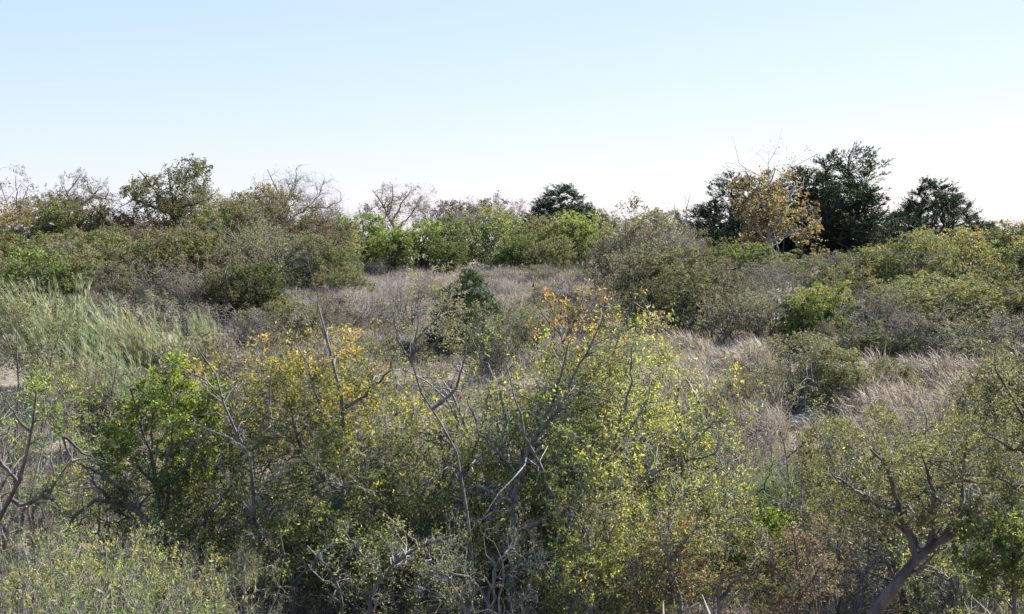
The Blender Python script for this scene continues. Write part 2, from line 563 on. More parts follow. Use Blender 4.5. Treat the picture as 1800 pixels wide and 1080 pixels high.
# ------------------------------------------------------------------ prototypes (built about the origin, metres)
def shrub_proto(seed, H, Wd, nst, lv, leaf, pal, bark, mat='soft', up=0.25, spread=0.75, hue=None, rough=0.45, gapp=0.18, zc=0.52, tws=(.0065, .0048)):
    g = np.random.default_rng(seed)
    env = Env((0, 0, H * zc), (Wd / 2, Wd / 2, H * (1 - zc)), g, rough)
    lines = []
    for k in range(nst):
        a = 6.283 * (k + g.random() * 0.7) / nst
        rad = spread * Wd / 2 * g.uniform(0.25, 0.95)
        top = np.array([math.cos(a) * rad, math.sin(a) * rad, H * g.uniform(0.6, 0.85)])
        b = np.array([math.cos(a), math.sin(a), 0]) * 0.06 * g.random() + [0, 0, -0.06]
        mid = b * 0.55 + top * 0.45 + np.r_[g.normal(size=2) * 0.10 * Wd / 2, g.normal() * .05] * [1, 1, 1]
        q = b * 0.2 + top * 0.8 + g.normal(size=3) * 0.05 * Wd
        r = 0.016 * H * g.uniform(0.7, 1.2)
        lines.append(([b, mid, q, top], r, r * 0.35))
    P0, R0 = stem_lines(lines, 8)
    P0[:, 1:-1] += g.normal(size=P0[:, 1:-1].shape) * 0.02 * H
    P1, R1, _ = reach(g, P0, R0, env, lv[0], 4, 0.16, 0.007 * H, t0=.1, gap=.25)
    P2, R2, i2 = reach(g, P1, R1, env, lv[1], 3, 0.2, tws[0], t0=.1, gap=.45)
    P3, R3, i3 = sprout(g, P2, R2, env, lv[2][0], lv[2][1], 44, 2, 0.2, up * 0.35, 0.1, tws[1], out=0.3, lim=1.12)
    tw = [(P2, R2, 3), (P3, R3, 3)]
    last, grp = P3, i3
    tV, tF = tubes([(P0, R0, 5), (P1, R1, 4)] + tw)
    n, L, W = leaf
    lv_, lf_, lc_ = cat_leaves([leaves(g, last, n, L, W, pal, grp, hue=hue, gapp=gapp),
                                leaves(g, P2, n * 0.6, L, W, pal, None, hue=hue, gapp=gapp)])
    return finish_proto(tV, tF, bark, lv_, lf_, lc_, mat)


def finish_proto(tV, tF, bark, lV, lF, lC, mat):
    t = mk_mesh('trunk', tV, tF, M[bark], smooth=True)
    c = mk_mesh('crown', lV, lF, M[mat], lC) if len(lV) else None
    allv = np.concatenate([tV, lV]) if len(lV) else tV
    zmax = np.percentile(allv[:, 2], 99.3)
    w = np.percentile(allv[:, 0], 98.5) - np.percentile(allv[:, 0], 1.5)
    return dict(trunk=t, crown=c, H=float(zmax), W=float(w))


def juniper_proto(seed, H, Wd, nst, pal, shape='broad'):
    g = np.random.default_rng(seed)
    env = Env((0, 0, H * 0.42), (Wd / 2, Wd / 2, H * 0.6), g, 0.35)
    lines = []
    for k in range(nst):
        a = 6.283 * (k + g.random() * 0.6) / nst
        rad = Wd / 2 * (0.0 if k == 0 else g.uniform(0.2, 0.95))
        hh = H * (1.03 if k == 0 else (1.08 - 0.55 * (rad / (Wd / 2)) ** 1.2) * g.uniform(0.75, 1.05))
        top = np.array([math.cos(a) * rad, math.sin(a) * rad, hh])
        b = np.array([0, 0, -0.08]) + np.r_[g.normal(size=2) * 0.05, 0]
        mid = b * 0.6 + top * 0.4 + np.array([math.cos(a) * rad, math.sin(a) * rad, -0.1 * hh]) * 0.3
        r = 0.016 * H
        lines.append(([b, mid, top], r, r * 0.15))
    P0, R0 = stem_lines(lines, 12)
    P0[:, 2:-1] += g.normal(size=P0[:, 2:-1].shape) * 0.012 * H
    big = Env((0, 0, H * 0.5), (Wd, Wd, H), g, 0.0)
    cone = Env((0, 0, H * 0.30), (Wd / 2, Wd / 2, H * 0.66), g, 0.5)
    pts = in_env(g, cone, 1500, 0.02 * H, .2)
    pts = pts[np.hypot(pts[:, 0], pts[:, 1]) < Wd / 2 * np.clip(1.15 - .85 * pts[:, 2] / H, .05, 1)][:620]
    P1, R1, _ = reach(g, P0, R0, cone, 0, 4, 0.10, 0.02, t0=.05, pts=pts)
    P2, R2, i2 = sprout(g, P1, R1, big, 7, 0.095 * H, 34, 2, 0.10, 0.55, 0.3, 0.006, out=0.12, fall=0.3)
    tV, tF = tubes([(P0, R0, 6), (P1, R1, 3)])
    ls = cat_leaves([leaves(g, P2, 14, 0.095, 0.028, pal, i2, spread=32, updir=0.5, gapp=.02, off=0.012),
                     leaves(g, P1, 16, 0.095, 0.026, pal, None, spread=34, updir=0.5, gapp=.02, t0=0.2, off=0.012),
                     leaves(g, P0, 170, 0.11, 0.024, pal, None, spread=30, updir=0.6, gapp=0, t0=0.72, off=0.035)])
    return finish_proto(tV, tF, 'dark', *ls, 'needle')


def broom_proto(seed, H, n_pl, lean=(-0.5, 0.1), pal=None):
    """feathery shrub: upright plumes of fine filaments, blown to one side"""
    g = np.random.default_rng(seed)
    base = np.column_stack([g.normal(size=(n_pl, 2)) * 0.05 * H, np.full(n_pl, -0.05)])
    a = g.random(n_pl) * 6.283
    sp = g.random(n_pl) ** 0.6 * 0.5
    d = nrm(np.column_stack([np.cos(a) * sp, np.sin(a) * sp, np.ones(n_pl)]))
    L = H * g.uniform(0.4, 1.08, n_pl) 
    P = np.zeros((n_pl, 9, 3)); P[:, 0] = base
    for s in range(8):
        d = nrm(d + np.array([lean[0], lean[1], 0]) * 0.085 * s / 3 + 0.03 * g.normal(size=d.shape))
        P[:, s + 1] = P[:, s] + d * (L / 8)[:, None]
    R = np.linspace(0.008, 0.002, 9)[None] * np.ones((n_pl, 1))
    nf = 90
    idx = np.repeat(np.arange(n_pl), nf)
    t = 0.22 + 0.74 * g.random(len(idx))
    u = t * 8; i = np.minimum(u.astype(int), 7); f = (u - i)[:, None]
    p = P[idx, i] * (1 - f) + P[idx, i + 1] * f
    tg = nrm(P[idx, i + 1] - P[idx, i])
    v = nrm(g.normal(size=tg.shape))
    d0 = nrm(tg + 0.7 * v * g.random((len(idx), 1)))
    fl = 0.17 * H * g.uniform(0.5, 1.2, len(idx)) * (1.15 - 0.75 * t)
    s = nrm(np.cross(d0, g.normal(size=d0.shape))) * 0.0042
    m1 = p + d0 * (fl * 0.5)[:, None]
    d1 = nrm(d0 + 0.5 * tg + np.array([lean[0], lean[1], 0]) * 0.25)
    e = m1 + d1 * (fl * 0.6)[:, None]
    V = np.stack([p - s * .5, p + s * .5, m1 + s, m1 - s, e], 1).reshape(-1, 3)
    b5 = np.arange(len(idx))[:, None] * 5
    Fq = b5 + np.array([[0, 1, 2, 3]]); Ft = b5 + np.array([[3, 2, 4]])
    pal = pal or [(1, (0.19, 0.205, 0.13)), (2, (0.265, 0.28, 0.185)), (1.3, (0.34, 0.35, 0.235)), (1.0, (0.36, 0.315, 0.24))]
    val = np.clip(0.55 * g.random(n_pl)[idx] + 0.2 * g.random(len(idx)) + 0.32 * (t - 0.3), 0, 0.999)
    c = np.repeat(pal_pick(g, pal, val), 5, 0)
    tV, tF = tubes([(P, R, 3)])
    return finish_proto(tV, tF, 'mauve', V, [Fq, Ft], c, 'plume')


PROTO = {}


def protos():
    # name: list of variants
    up_lit_yellow = lambda H, k: (lambda p: k * (p[:, 2] / H - 0.55))  # yellower, lighter leaves towards the top: sunlit tops put into the leaf colour
    LV = [80, 420, (5, 0.24)]
    PROTO['grey'] = [shrub_proto(100 + s, 2.4, 3.0, 9, [80, 480, (6, 0.26)], (3.2, 0.072, 0.038), G_GREY, 'mauve', hue=up_lit_yellow(2.4, 0.4)) for s in range(3)]
    PROTO['olive'] = [shrub_proto(200 + s, 2.6, 2.9, 8, LV, (6.0, 0.082, 0.045), G_OLIVE, 'bark', hue=up_lit_yellow(2.6, 0.5)) for s in range(3)]
    PROTO['green'] = [shrub_proto(300 + s, 2.6, 2.8, 8, LV, (6.5, 0.085, 0.044), G_GREEN, 'dark', hue=up_lit_yellow(2.6, 0.7)) for s in range(2)]
    PROTO['yellow'] = [shrub_proto(400 + s, 2.6, 2.6, 7, LV, (5.5, 0.075, 0.042), G_YELLOW, 'bark', hue=up_lit_yellow(2.6, 0.7)) for s in range(2)]
    PROTO['rust'] = [shrub_proto(500 + s, 2.3, 2.6, 8, LV, (4.0, 0.068, 0.036), G_RUST, 'brown') for s in range(2)]
    PROTO['twig'] = [shrub_proto(600 + s, 2.2, 2.6, 10, [80, 560, (8, 0.26)], (0.6, 0.055, 0.028), G_GREY, 'mauve') for s in range(2)]
    PROTO['scrub'] = [shrub_proto(650 + s, 2.2, 2.5, 9, [80, 460, (6, 0.26)], (5.6, 0.036, 0.018), G_FG, 'bark', 'leaf', hue=up_lit_yellow(2.2, 0.15), gapp=.4, tws=(.0085, .0062)) for s in range(3)]
    PROTO['scrubtwig'] = [shrub_proto(690 + s, 2.2, 2.6, 9, [90, 520, (6, 0.22)], (1.1, 0.033, 0.016), G_FG, 'bark', 'leaf', gapp=.3, tws=(.0085, .0065)) for s in range(2)]
    PROTO['scrubgrey'] = [shrub_proto(680 + s, 2.2, 2.5, 9, [80, 480, (6, 0.26)], (3.0, 0.033, 0.016), G_OLIVE, 'bark', 'leaf', hue=up_lit_yellow(2.2, 0.15), gapp=.4, tws=(.0085, .0062)) for s in range(2)]
    PROTO['bare'] = [shrub_proto(700 + s, 4.0, 3.6, 5, [60, 380, (6, 0.36)], (0.35, 0.055, 0.03), G_RUST, 'pale', zc=0.6, spread=0.9) for s in range(2)]
    PROTO['juniper'] = [juniper_proto(900 + s, 4.4, 4.2, 14 + 2 * s, G_JUN) for s in range(2)]
    PROTO['broom'] = [broom_proto(1000 + s, 2.1, 85) for s in range(3)]


protos()

BASE_N = [0]


def place(kind, px, top, wpx, d, name, label, cat, group=None, var=None, tint=(1, 1, 1), rot=None, zbias=0.0):
    """copy of a prototype whose foot stands on the ground at distance d and whose top reaches photo row `top`"""
    k = BASE_N[0]; BASE_N[0] += 1
    vs = PROTO[kind]
    pr = vs[(k if var is None else var) % len(vs)]
    x = float(at(px, 540, d)[0])
    z = float(ground(x, d))
    ztop = at(px, top, d)[2]
    h = max(ztop - z, 0.35)
    w = wpx * px2m(d)
    e = thing(name, label, cat, (x, d, z), group)
    e.rotation_euler = (0, 0, (k * 2.399) % 6.283 if rot is None else rot)
    if kind not in ('juniper', 'broom', 'weed'):
        h *= 1.1
    sz = h / pr['H']
    sx = w / pr['W'] if kind == 'broom' else max(w / pr['W'], (0.6 if kind == 'juniper' else 0.78) * sz)
    e.scale = (sx, sx, sz)
    link('trunk', pr['trunk'], e)
    if pr['crown'] is not None:
        link('crown', pr['crown'], e, tint)
    return e


# ------------------------------------------------------------------ hill: individual trees and shrubs of the skyline
def sky_tree(name, label, cat, d, stems, crown, lv, leaf, pal, bark, mat='soft', seed=0, hue=None, up=0.1, gapp=0.12,
             rough=0.35, depth=None, r0=0.10, group=None, lim=1.0, fg=False, sides=(8, 5, 4, 3), tw=(0.012, 0.007, 0.0045), spread=70, wig=0.22, out=0.25, t00=0.25):
    """tree with its main stems drawn as pixel polylines (foot first), filling the ellipse crown=(x, y, rx, ry) in pixels"""
    g = np.random.default_rng(seed)
    k = px2m(d)
    c = at(crown[0], crown[1], d)
    if fg:
        c[1] += 0.38 * (crown[2] * k if depth is None else depth)   # the stems stand before the middle of the crown
    rx, ry = crown[2] * k, crown[3] * k
    env = Env(c, (rx, rx if depth is None else depth, ry), g, rough)
    fx = float(at(stems[0][0][0][0], 540, d)[0]); fz = float(ground(fx, d))
    lines = []
    for si, (pts, ra, rb) in enumerate(stems):
        q = []
        ddep = 0.0
        prev = None
        for j, pt in enumerate(pts):
            if pt[0] == 'a':            # leaves stem pt[1] at fraction pt[2]
                ln = np.array(lines[pt[1]][0]); u = pt[2] * (len(ln) - 1); i = min(int(u), len(ln) - 2)
                w = ln[i] * (1 - u + i) + ln[i + 1] * (u - i)
                ddep = w[1] - d
                x_, y_ = None, None
            else:
                x_, y_ = pt
                if y_ == 'g':           # stands on the ground
                    w = at(x_, 540, d + ddep); w[2] = ground(w[0], w[1]) - 0.06
                    y_ = 1080
                else:
                    if prev is not None:
                        ddep += g.normal() * 0.26 * math.hypot(x_ - prev[0], y_ - prev[1]) * k
                        ddep = float(np.clip(ddep, -0.7 * env.r[1], 0.7 * env.r[1]))
                    w = at(x_, y_, d + ddep)
                prev = (x_, y_)
            q.append(w)
        lines.append((q, ra, rb))
    P0, R0 = stem_lines(lines, 11)
    P0[:, 1:-1] += g.normal(size=P0[:, 1:-1].shape) * 0.012 * max(ry, 0.6)
    n1 = int(lv[0][0] * len(P0) * 0.8)
    n2 = int(n1 * lv[1][0] * 0.85)
    P1, R1, _ = reach(g, P0, R0, env, n1, 5, wig * .75, r0 * 0.34, t0=t00, gap=.1)
    P2, R2, i2 = reach(g, P1, R1, env, n2, 3, wig, tw[0], t0=.1, gap=.45 if fg else .3)
    P3, R3, i3 = sprout(g, P2, R2, env, lv[2][0], lv[2][1], 44, 2, 0.22, up, 0.1, tw[1], out=0.2, lim=1.12)
    parts = [(P2, R2, 3), (P3, R3, 3)]
    last, grp = P3, i3
    if len(lv) > 3:
        leaf = (leaf[0] * (lv[3][0] + 0.5), leaf[1], leaf[2])
    org = np.array([fx, d, fz])
    e = thing(name, label, cat, org, group)
    sh = lambda A: A - org
    if fg:
        for s in range(len(P0)):
            V, F = tube(sh(P0[s:s + 1]), R0[s:s + 1], 9)
            link('stem', mk_mesh('stem', V, [F], M['dark' if bark == 'dark' else 'stem'], smooth=True), e)
        V, F = tubes([(sh(P1), R1, sides[1])] + [(sh(a), b, c_) for a, b, c_ in parts])
        link('branchwork', mk_mesh('branchwork', V, F, M[bark], smooth=True), e)
    else:
        V, F = tubes([(sh(P0), R0, sides[0]), (sh(P1), R1, sides[1])] + [(sh(a), b, c_) for a, b, c_ in parts])
        link('trunk', mk_mesh('trunk', V, F, M[bark], smooth=True), e)
    n, L, W = leaf
    if n > 0:
        hh = None if hue is None else hue
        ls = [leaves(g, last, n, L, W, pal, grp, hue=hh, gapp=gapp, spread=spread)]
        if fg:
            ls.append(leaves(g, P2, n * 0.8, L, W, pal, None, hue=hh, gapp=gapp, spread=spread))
        lV, lF, lC = cat_leaves(ls)
        link('crown', mk_mesh('crown', sh(lV), lF, M[mat], lC), e)
    return e


# yellow lower growth on a twiggy reddish tree, at the end of the ridge
def zr(row, d):
    return float(at(900, row, d)[2])


sky_tree('bare_tree', 'reddish brown twiggy tree with orange yellow leaves on its lower limbs', 'tree', 58,
         [([(20, 'g'), (22, 400), (10, 345), (-6, 310)], .06, .014), ([('a', 0, .45), (34, 370), (52, 325)], .035, .012), ([('a', 0, .4), (30, 360), (28, 310)], .035, .012),
          ([('a', 0, .4), (-4, 380), (-30, 320)], .035, .012)],
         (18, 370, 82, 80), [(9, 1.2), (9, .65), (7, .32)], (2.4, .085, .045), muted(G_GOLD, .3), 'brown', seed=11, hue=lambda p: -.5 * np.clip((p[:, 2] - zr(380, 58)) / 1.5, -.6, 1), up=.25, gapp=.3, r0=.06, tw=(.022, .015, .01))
place('yellow', 45, 372, 120, 55, 'shrub', 'orange yellow bushy shrub below the reddish twiggy tree', 'shrub', tint=(1.0, .95, .95), var=0)
sky_tree('crooked_tree', 'small crooked tree with black forked limbs and thin leaf tufts', 'tree', 60,
         [([(121, 'g'), (124, 385), (140, 362), (160, 350), (172, 334)], .10, .03), ([('a', 0, .5), (124, 352), (117, 340), (135, 318)], .06, .015),
          ([('a', 0, .8), (185, 350), (192, 335)], .04, .012), ([('a', 0, .85), (155, 330), (152, 315)], .04, .012)],
         (150, 346, 56, 38), [(12, .8), (9, .45), (6, .3)], (2.6, .085, .038), G_GREY, 'dark', seed=12, up=.1, r0=.06, tw=(.018, .012, .004), gapp=.2)
sky_tree('leafy_tree', 'tall open green leafed tree rising above the thicket on the ridge', 'tree', 55,
         [([(312, 'g'), (310, 400), (300, 365), (318, 320), (335, 290)], .08, .014), ([('a', 0, .45), (285, 350), (262, 322), (245, 300)], .07, .02),
          ([('a', 0, .4), (270, 365), (235, 350), (215, 362)], .06, .015), ([('a', 0, .55), (298, 325), (295, 300)], .06, .02), ([('a', 0, .5), (345, 360), (375, 345)], .06, .015)],
         (296, 350, 84, 72), [(16, .95), (9, .55), (6, .36)], (6.5, .10, .05), G_OLIVE, 'dark', seed=13, up=.1, rough=.5, r0=.06, gapp=.1, tw=(.016, .010, .004))
sky_tree('leafy_tree', 'yellowish open low spreading tree beside the tall green leafed tree', 'tree', 57,
         [([(372, 'g'), (380, 400), (395, 370), (420, 352)], .08, .02), ([('a', 0, .4), (372, 368), (362, 345)], .05, .015), ([('a', 0, .5), (410, 385), (440, 372)], .05, .015)],
         (396, 375, 66, 42), [(14, .9), (9, .5), (6, .32)], (3.0, .08, .04), G_YELLOW, 'bark', seed=14, up=.15, r0=.05, tw=(.016, .01, .004))
sky_tree('bare_tree', 'large bare fan shaped tree with fine grey twigs against the sky', 'tree', 62,
         [([(505, 'g'), (504, 400), (497, 355), (480, 320), (470, 298)], .075, .016), ([('a', 0, .45), (512, 340), (520, 308), (522, 294)], .045, .012),
          ([('a', 0, .3), (535, 370), (560, 345), (570, 318)], .05, .014), ([('a', 2, .4), (575, 365), (600, 352)], .05, .015), ([('a', 0, .2), (550, 395), (590, 378)], .05, .015),
          ([('a', 0, .5), (470, 345), (448, 325)], .05, .015)],
         (522, 362, 92, 72), [(24, 1.1), (11, .6), (6, .42)], (.4, .07, .03), G_GREY, 'bark', seed=15, up=.2, r0=.06, tw=(.019, .013, .005), rough=.3)
place('yellow', 472, 338, 80, 61, 'shrub', 'yellow leafed shrub at the foot of the bare fan shaped tree', 'shrub', var=1)
sky_tree('bare_tree', 'bare brownish tree with fine twigs and a few dry leaves behind bright green shrubs', 'tree', 62,
         [([(700, 'g'), (692, 400), (675, 365), (655, 335)], .09, .02), ([('a', 0, .4), (705, 360), (722, 335)], .06, .015), ([('a', 0, .5), (690, 350), (690, 325)], .05, .015),
          ([('a', 0, .3), (722, 380), (740, 345)], .05, .015)],
         (694, 370, 62, 52), [(16, .9), (10, .5), (7, .34)], (1.2, .075, .036), G_RUST, 'brown', seed=16, up=.2, r0=.05, tw=(.018, .012, .0045))
sky_tree('bare_tree', 'thin pale bare sapling between grey thicket and dark evergreens', 'tree', 60,
         [([(1205, 'g'), (1208, 410), (1206, 370), (1212, 345)], .05, .01), ([('a', 0, .4), (1190, 385), (1185, 360)], .03, .01), ([('a', 0, .5), (1222, 385), (1228, 362)], .03, .01)],
         (1206, 388, 34, 46), [(9, .7), (8, .4), (6, .2)], (.25, .05, .024), G_GREY, 'pale', seed=17, up=.3, r0=.04, tw=(.015, .011, .004))

# dark evergreens
place('juniper', 985, 330, 175, 60, 'juniper_tree', 'dark juniper standing alone above the row of green shrubs', 'tree', var=1, rot=0.6)
place('juniper', 1405, 300, 240, 62, 'juniper_tree', 'dark juniper filling the gap behind the orange oak', 'tree', var=1, rot=1.3)
place('juniper', 1285, 315, 190, 60, 'juniper_tree', 'dark juniper half hidden behind the orange leafed oak', 'tree', var=0, rot=2.0)
place('juniper', 1488, 272, 250, 60, 'juniper_tree', 'tallest dark juniper beside the orange leafed oak', 'tree', var=0, rot=4.4)
place('juniper', 1640, 320, 185, 62, 'juniper_tree', 'wide dark juniper with separate spires beyond the tallest juniper', 'tree', var=1, rot=3.0)
place('juniper', 1735, 392, 90, 62, 'juniper_tree', 'low sparse juniper at the foot of the ridge evergreens', 'tree', var=1, rot=5.2, tint=(1.6, 1.5, 1.3))
sky_tree('oak_tree', 'oak with orange brown autumn leaves standing before the dark junipers', 'tree', 54,
         [([(1352, 'g'), (1356, 450), (1350, 390), (1330, 330), (1310, 300)], .085, .02), ([('a', 0, .4), (1375, 380), (1395, 330)], .07, .02), ([('a', 0, .5), (1352, 340), (1362, 300)], .07, .02),
          ([('a', 0, .35), (1385, 410), (1430, 400)], .06, .02), ([('a', 0, .35), (1320, 400), (1300, 370)], .06, .02)],
         (1358, 390, 94, 100), [(16, .95), (10, .55), (6, .36)], (6.0, .105, .065), G_OAK, 'bark', 'leaf', seed=18, up=.1, rough=.35, r0=.06, gapp=.18, tw=(.013, .009, .005))
sky_tree('bare_tree', 'straggling leafless limbs of a dead tree rising over the orange oak', 'tree', 57,
         [([(1375, 'g'), (1378, 400), (1345, 312), (1310, 300), (1268, 306)], .03, .008), ([('a', 0, .45), (1350, 290), (1366, 258)], .016, .006), ([('a', 0, .4), (1400, 290), (1445, 268)], .018, .006),
          ([('a', 0, .6), (1300, 290), (1292, 256)], .014, .006), ([('a', 0, .4), (1385, 300), (1400, 272)], .014, .006)],
         (1358, 292, 96, 42), [(7, .6), (5, .3), (3, .25)], (.8, .07, .04), G_RUST, 'brown', seed=19, up=.15, r0=.04, tw=(.014, .010, .004))

# bright green row at the top of the meadow
GR = 'shrubs along the top of the meadow'
for x_, t_, w_, kd, lab, ti in (
        (640, 392, 100, 'green', 'rounded deep green shrub beside yellow tipped bush at the meadow end', (1.1, 1.25, 1)),
        (735, 402, 115, 'green', 'grass green shrub with a dark slanting stem over pale brush', (1.4, 1.45, 1.1)),
        (800, 395, 90, 'olive', 'dull olive shrub squeezed between green ones above the meadow', (1, 1.1, 1)),
        (872, 382, 135, 'yellow', 'tall yellow green shrub in the middle of the green row', (.75, 1.0, .8)),
        (940, 396, 90, 'olive', 'greyish olive shrub right under the lone juniper', (1.1, 1.15, 1.1)),
        (1025, 388, 120, 'green', 'soft green round shrub at the foot of the lone juniper', (1.4, 1.4, 1.2)),
        (600, 410, 80, 'yellow', 'yellow tipped green bush at the corner of the thicket', (.85, 1.05, .8)),
        (1075, 415, 90, 'olive', 'olive shrub closing the green row beside grey thicket', (1.1, 1.2, 1)),
        (690, 418, 80, 'green', 'low green shrub between the two grass green bushes', (1.2, 1.25, 1)),
        (905, 425, 80, 'green', 'low dark green shrub before the tall yellow green one', (1, 1, 1)),
        (975, 430, 70, 'olive', 'small dull shrub with bare dark stems facing the meadow', (1, 1, 1)),
        (790, 428, 80, 'green', 'dark leafed low shrub crouching before the olive one', (.9, .9, .9))):
    place(kd, x_, t_ - 5, w_, 51.5 + (t_ - 400) * -0.08, 'shrub', lab, 'shrub', GR, tint=tuple(1.25 * np.array(ti)))

# filling thickets. rows: (distance, [(x, top row, width)], kinds, label per kind, group)
TN = {'grey': 'grey green shrub', 'olive': 'olive green shrub', 'green': 'fresh green shrub', 'yellow': 'yellow green shrub', 'rust': 'rusty brown shrub',
      'twig': 'leafless mauve twiggy shrub', 'bare': 'slender bare tree'}
TINT = {'grey': (1, 1, 1), 'olive': (1, 1, 1), 'green': (1, 1, 1), 'yellow': (.8, 1.0, .95), 'rust': (1, 1, 1), 'twig': (1, 1, 1), 'bare': (1, 1, 1)}
tr = np.random.default_rng(21)


LAND = [(85, 'under the reddish twiggy tree'), (205, 'under the crooked black tree'), (345, 'under the tall leafy tree'), (455, 'under the yellowish tree'), (625, 'under the bare fan tree'),
        (745, 'behind the green row'), (915, 'beyond the yellow green shrub'), (1070, 'beside the lone juniper'), (1235, 'by the pale sapling'), (1335, 'by the half hidden juniper'), (1425, 'under the orange oak'),
        (1565, 'under the tallest juniper'), (1705, 'under the wide juniper'), (9999, 'near the low sparse juniper')]


def thicket(d, spec, where, group, dj=1.2, lift=9):
    for x_, t_, w_, kd in spec:
        ti = tuple(np.array(TINT[kd]) * tr.uniform(0.65, 1.3) * tr.uniform(0.92, 1.08, 3))
        nm = 'bare_tree' if kd == 'bare' else 'shrub'
        mark = next(m for lim_, m in LAND if x_ < lim_)
        place(kd, x_ + tr.normal() * 5, t_ - lift - (8 if x_ < 600 else 0) + (12 if 1500 < x_ < 1690 and d > 32 else 0) + tr.normal() * 6, w_ * tr.uniform(.92, 1.15), d + tr.uniform(-dj, dj), nm, TN[kd] + ' ' + where + ', ' + mark, 'tree' if kd == 'bare' else 'shrub',
                group + ' thicket', tint=ti)



thicket(66, [(-40, 380, 120, 'olive'), (95, 378, 110, 'olive'), (190, 380, 100, 'twig'), (250, 385, 100, 'olive'), (350, 372, 110, 'twig'), (440, 368, 100, 'olive'), (560, 385, 90, 'twig'),
             (630, 392, 70, 'twig'), (760, 368, 80, 'twig'), (820, 355, 70, 'bare'), (800, 372, 80, 'olive'), (860, 368, 80, 'rust'), (905, 372, 80, 'twig'), (950, 380, 80, 'rust'), (1040, 388, 80, 'olive'),
             (1100, 400, 80, 'twig'), (1160, 385, 80, 'olive'), (1240, 400, 90, 'olive'), (1700, 400, 100, 'olive'), (1790, 402, 110, 'twig'), (1850, 405, 110, 'olive'), (1580, 405, 90, 'olive'), (1330, 408, 90, 'olive'), (1400, 412, 100, 'twig'), (1460, 410, 90, 'olive')], 'on the skyline', 'ridge', 2)

thicket(54, [(-20, 420, 130, 'green'), (60, 420, 110, 'olive'), (130, 382, 130, 'green'), (190, 395, 110, 'olive'), (250, 402, 90, 'rust'), (330, 395, 110, 'olive'), (400, 385, 110, 'green'), (465, 372, 110, 'grey'),
             (530, 368, 120, 'olive'), (585, 395, 90, 'twig')], 'in the top row above the broom', 'broom side')
thicket(47.5, [(-30, 450, 140, 'olive'), (60, 440, 130, 'green'), (130, 425, 130, 'olive'), (205, 420, 110, 'olive'), (275, 415, 110, 'rust'), (340, 420, 120, 'grey'), (410, 420, 120, 'grey'), (480, 412, 130, 'grey'),
               (545, 412, 120, 'rust'), (590, 430, 90, 'yellow'), (500, 432, 120, 'olive'), (620, 448, 60, 'yellow')], 'high above the broom', 'broom side')
thicket(42, [(-20, 470, 140, 'yellow'), (50, 462, 130, 'olive'), (120, 450, 140, 'grey'), (185, 432, 120, 'olive'), (240, 440, 120, 'yellow'), (310, 428, 150, 'olive'), (365, 432, 120, 'olive'), (430, 425, 120, 'grey'), (500, 430, 130, 'grey'),
             (560, 440, 110, 'olive')], 'halfway above the broom', 'broom side')
thicket(35, [(0, 498, 130, 'olive'), (80, 480, 130, 'green'), (150, 470, 130, 'olive'), (215, 480, 120, 'grey'), (280, 475, 140, 'twig'), (350, 482, 130, 'grey'), (410, 482, 120, 'olive'), (455, 486, 100, 'green'), (390, 496, 110, 'olive'),
               (330, 505, 100, 'twig')], 'low behind the broom', 'broom side', .8)

thicket(46, [(1110, 400, 110, 'grey'), (1180, 408, 120, 'twig'), (1240, 430, 120, 'olive'), (1290, 440, 110, 'green'), (1345, 455, 100, 'olive'), (1400, 452, 110, 'olive'), (1470, 455, 110, 'twig'), (1540, 440, 130, 'olive'), (1630, 420, 130, 'yellow'), (1700, 418, 130, 'olive'),
             (1780, 412, 130, 'yellow'), (1850, 420, 130, 'olive')], 'in the top row of the slope', 'oak side')
thicket(39, [(1100, 420, 130, 'grey'), (1170, 425, 130, 'twig'), (1240, 455, 130, 'olive'), (1320, 478, 120, 'twig'), (1390, 480, 120, 'twig'), (1460, 470, 110, 'olive'), (1540, 450, 120, 'yellow'), (1610, 432, 140, 'olive'), (1690, 430, 140, 'yellow'),
             (1770, 432, 140, 'yellow'), (1850, 440, 140, 'olive'), (1510, 450, 100, 'grey')], 'in the upper slope', 'oak side')
thicket(34, [(1105, 455, 140, 'grey'), (1170, 450, 150, 'olive'), (1245, 480, 150, 'grey'), (1315, 500, 120, 'grey'), (1500, 492, 130, 'yellow'), (1570, 490, 130, 'yellow'), (1640, 470, 150, 'olive'), (1720, 470, 140, 'yellow'),
             (1800, 475, 150, 'olive')], 'in the middle slope', 'oak side', .8)
thicket(31, [(1195, 505, 130, 'olive'), (1260, 520, 130, 'grey'), (1330, 530, 110, 'twig'), (1400, 540, 110, 'grey'), (1455, 510, 110, 'yellow'), (1540, 520, 130, 'twig'), (1610, 525, 130, 'olive'), (1690, 520, 150, 'olive'), (1770, 515, 150, 'yellow'),
             (1850, 520, 150, 'olive')], 'in the lower slope', 'oak side', .5)
thicket(28.7, [(1490, 570, 100, 'grey'), (1550, 575, 110, 'olive'), (1620, 560, 130, 'twig'), (1700, 570, 140, 'grey'), (1780, 560, 140, 'twig')], 'at the foot of the slope', 'oak side', .3)

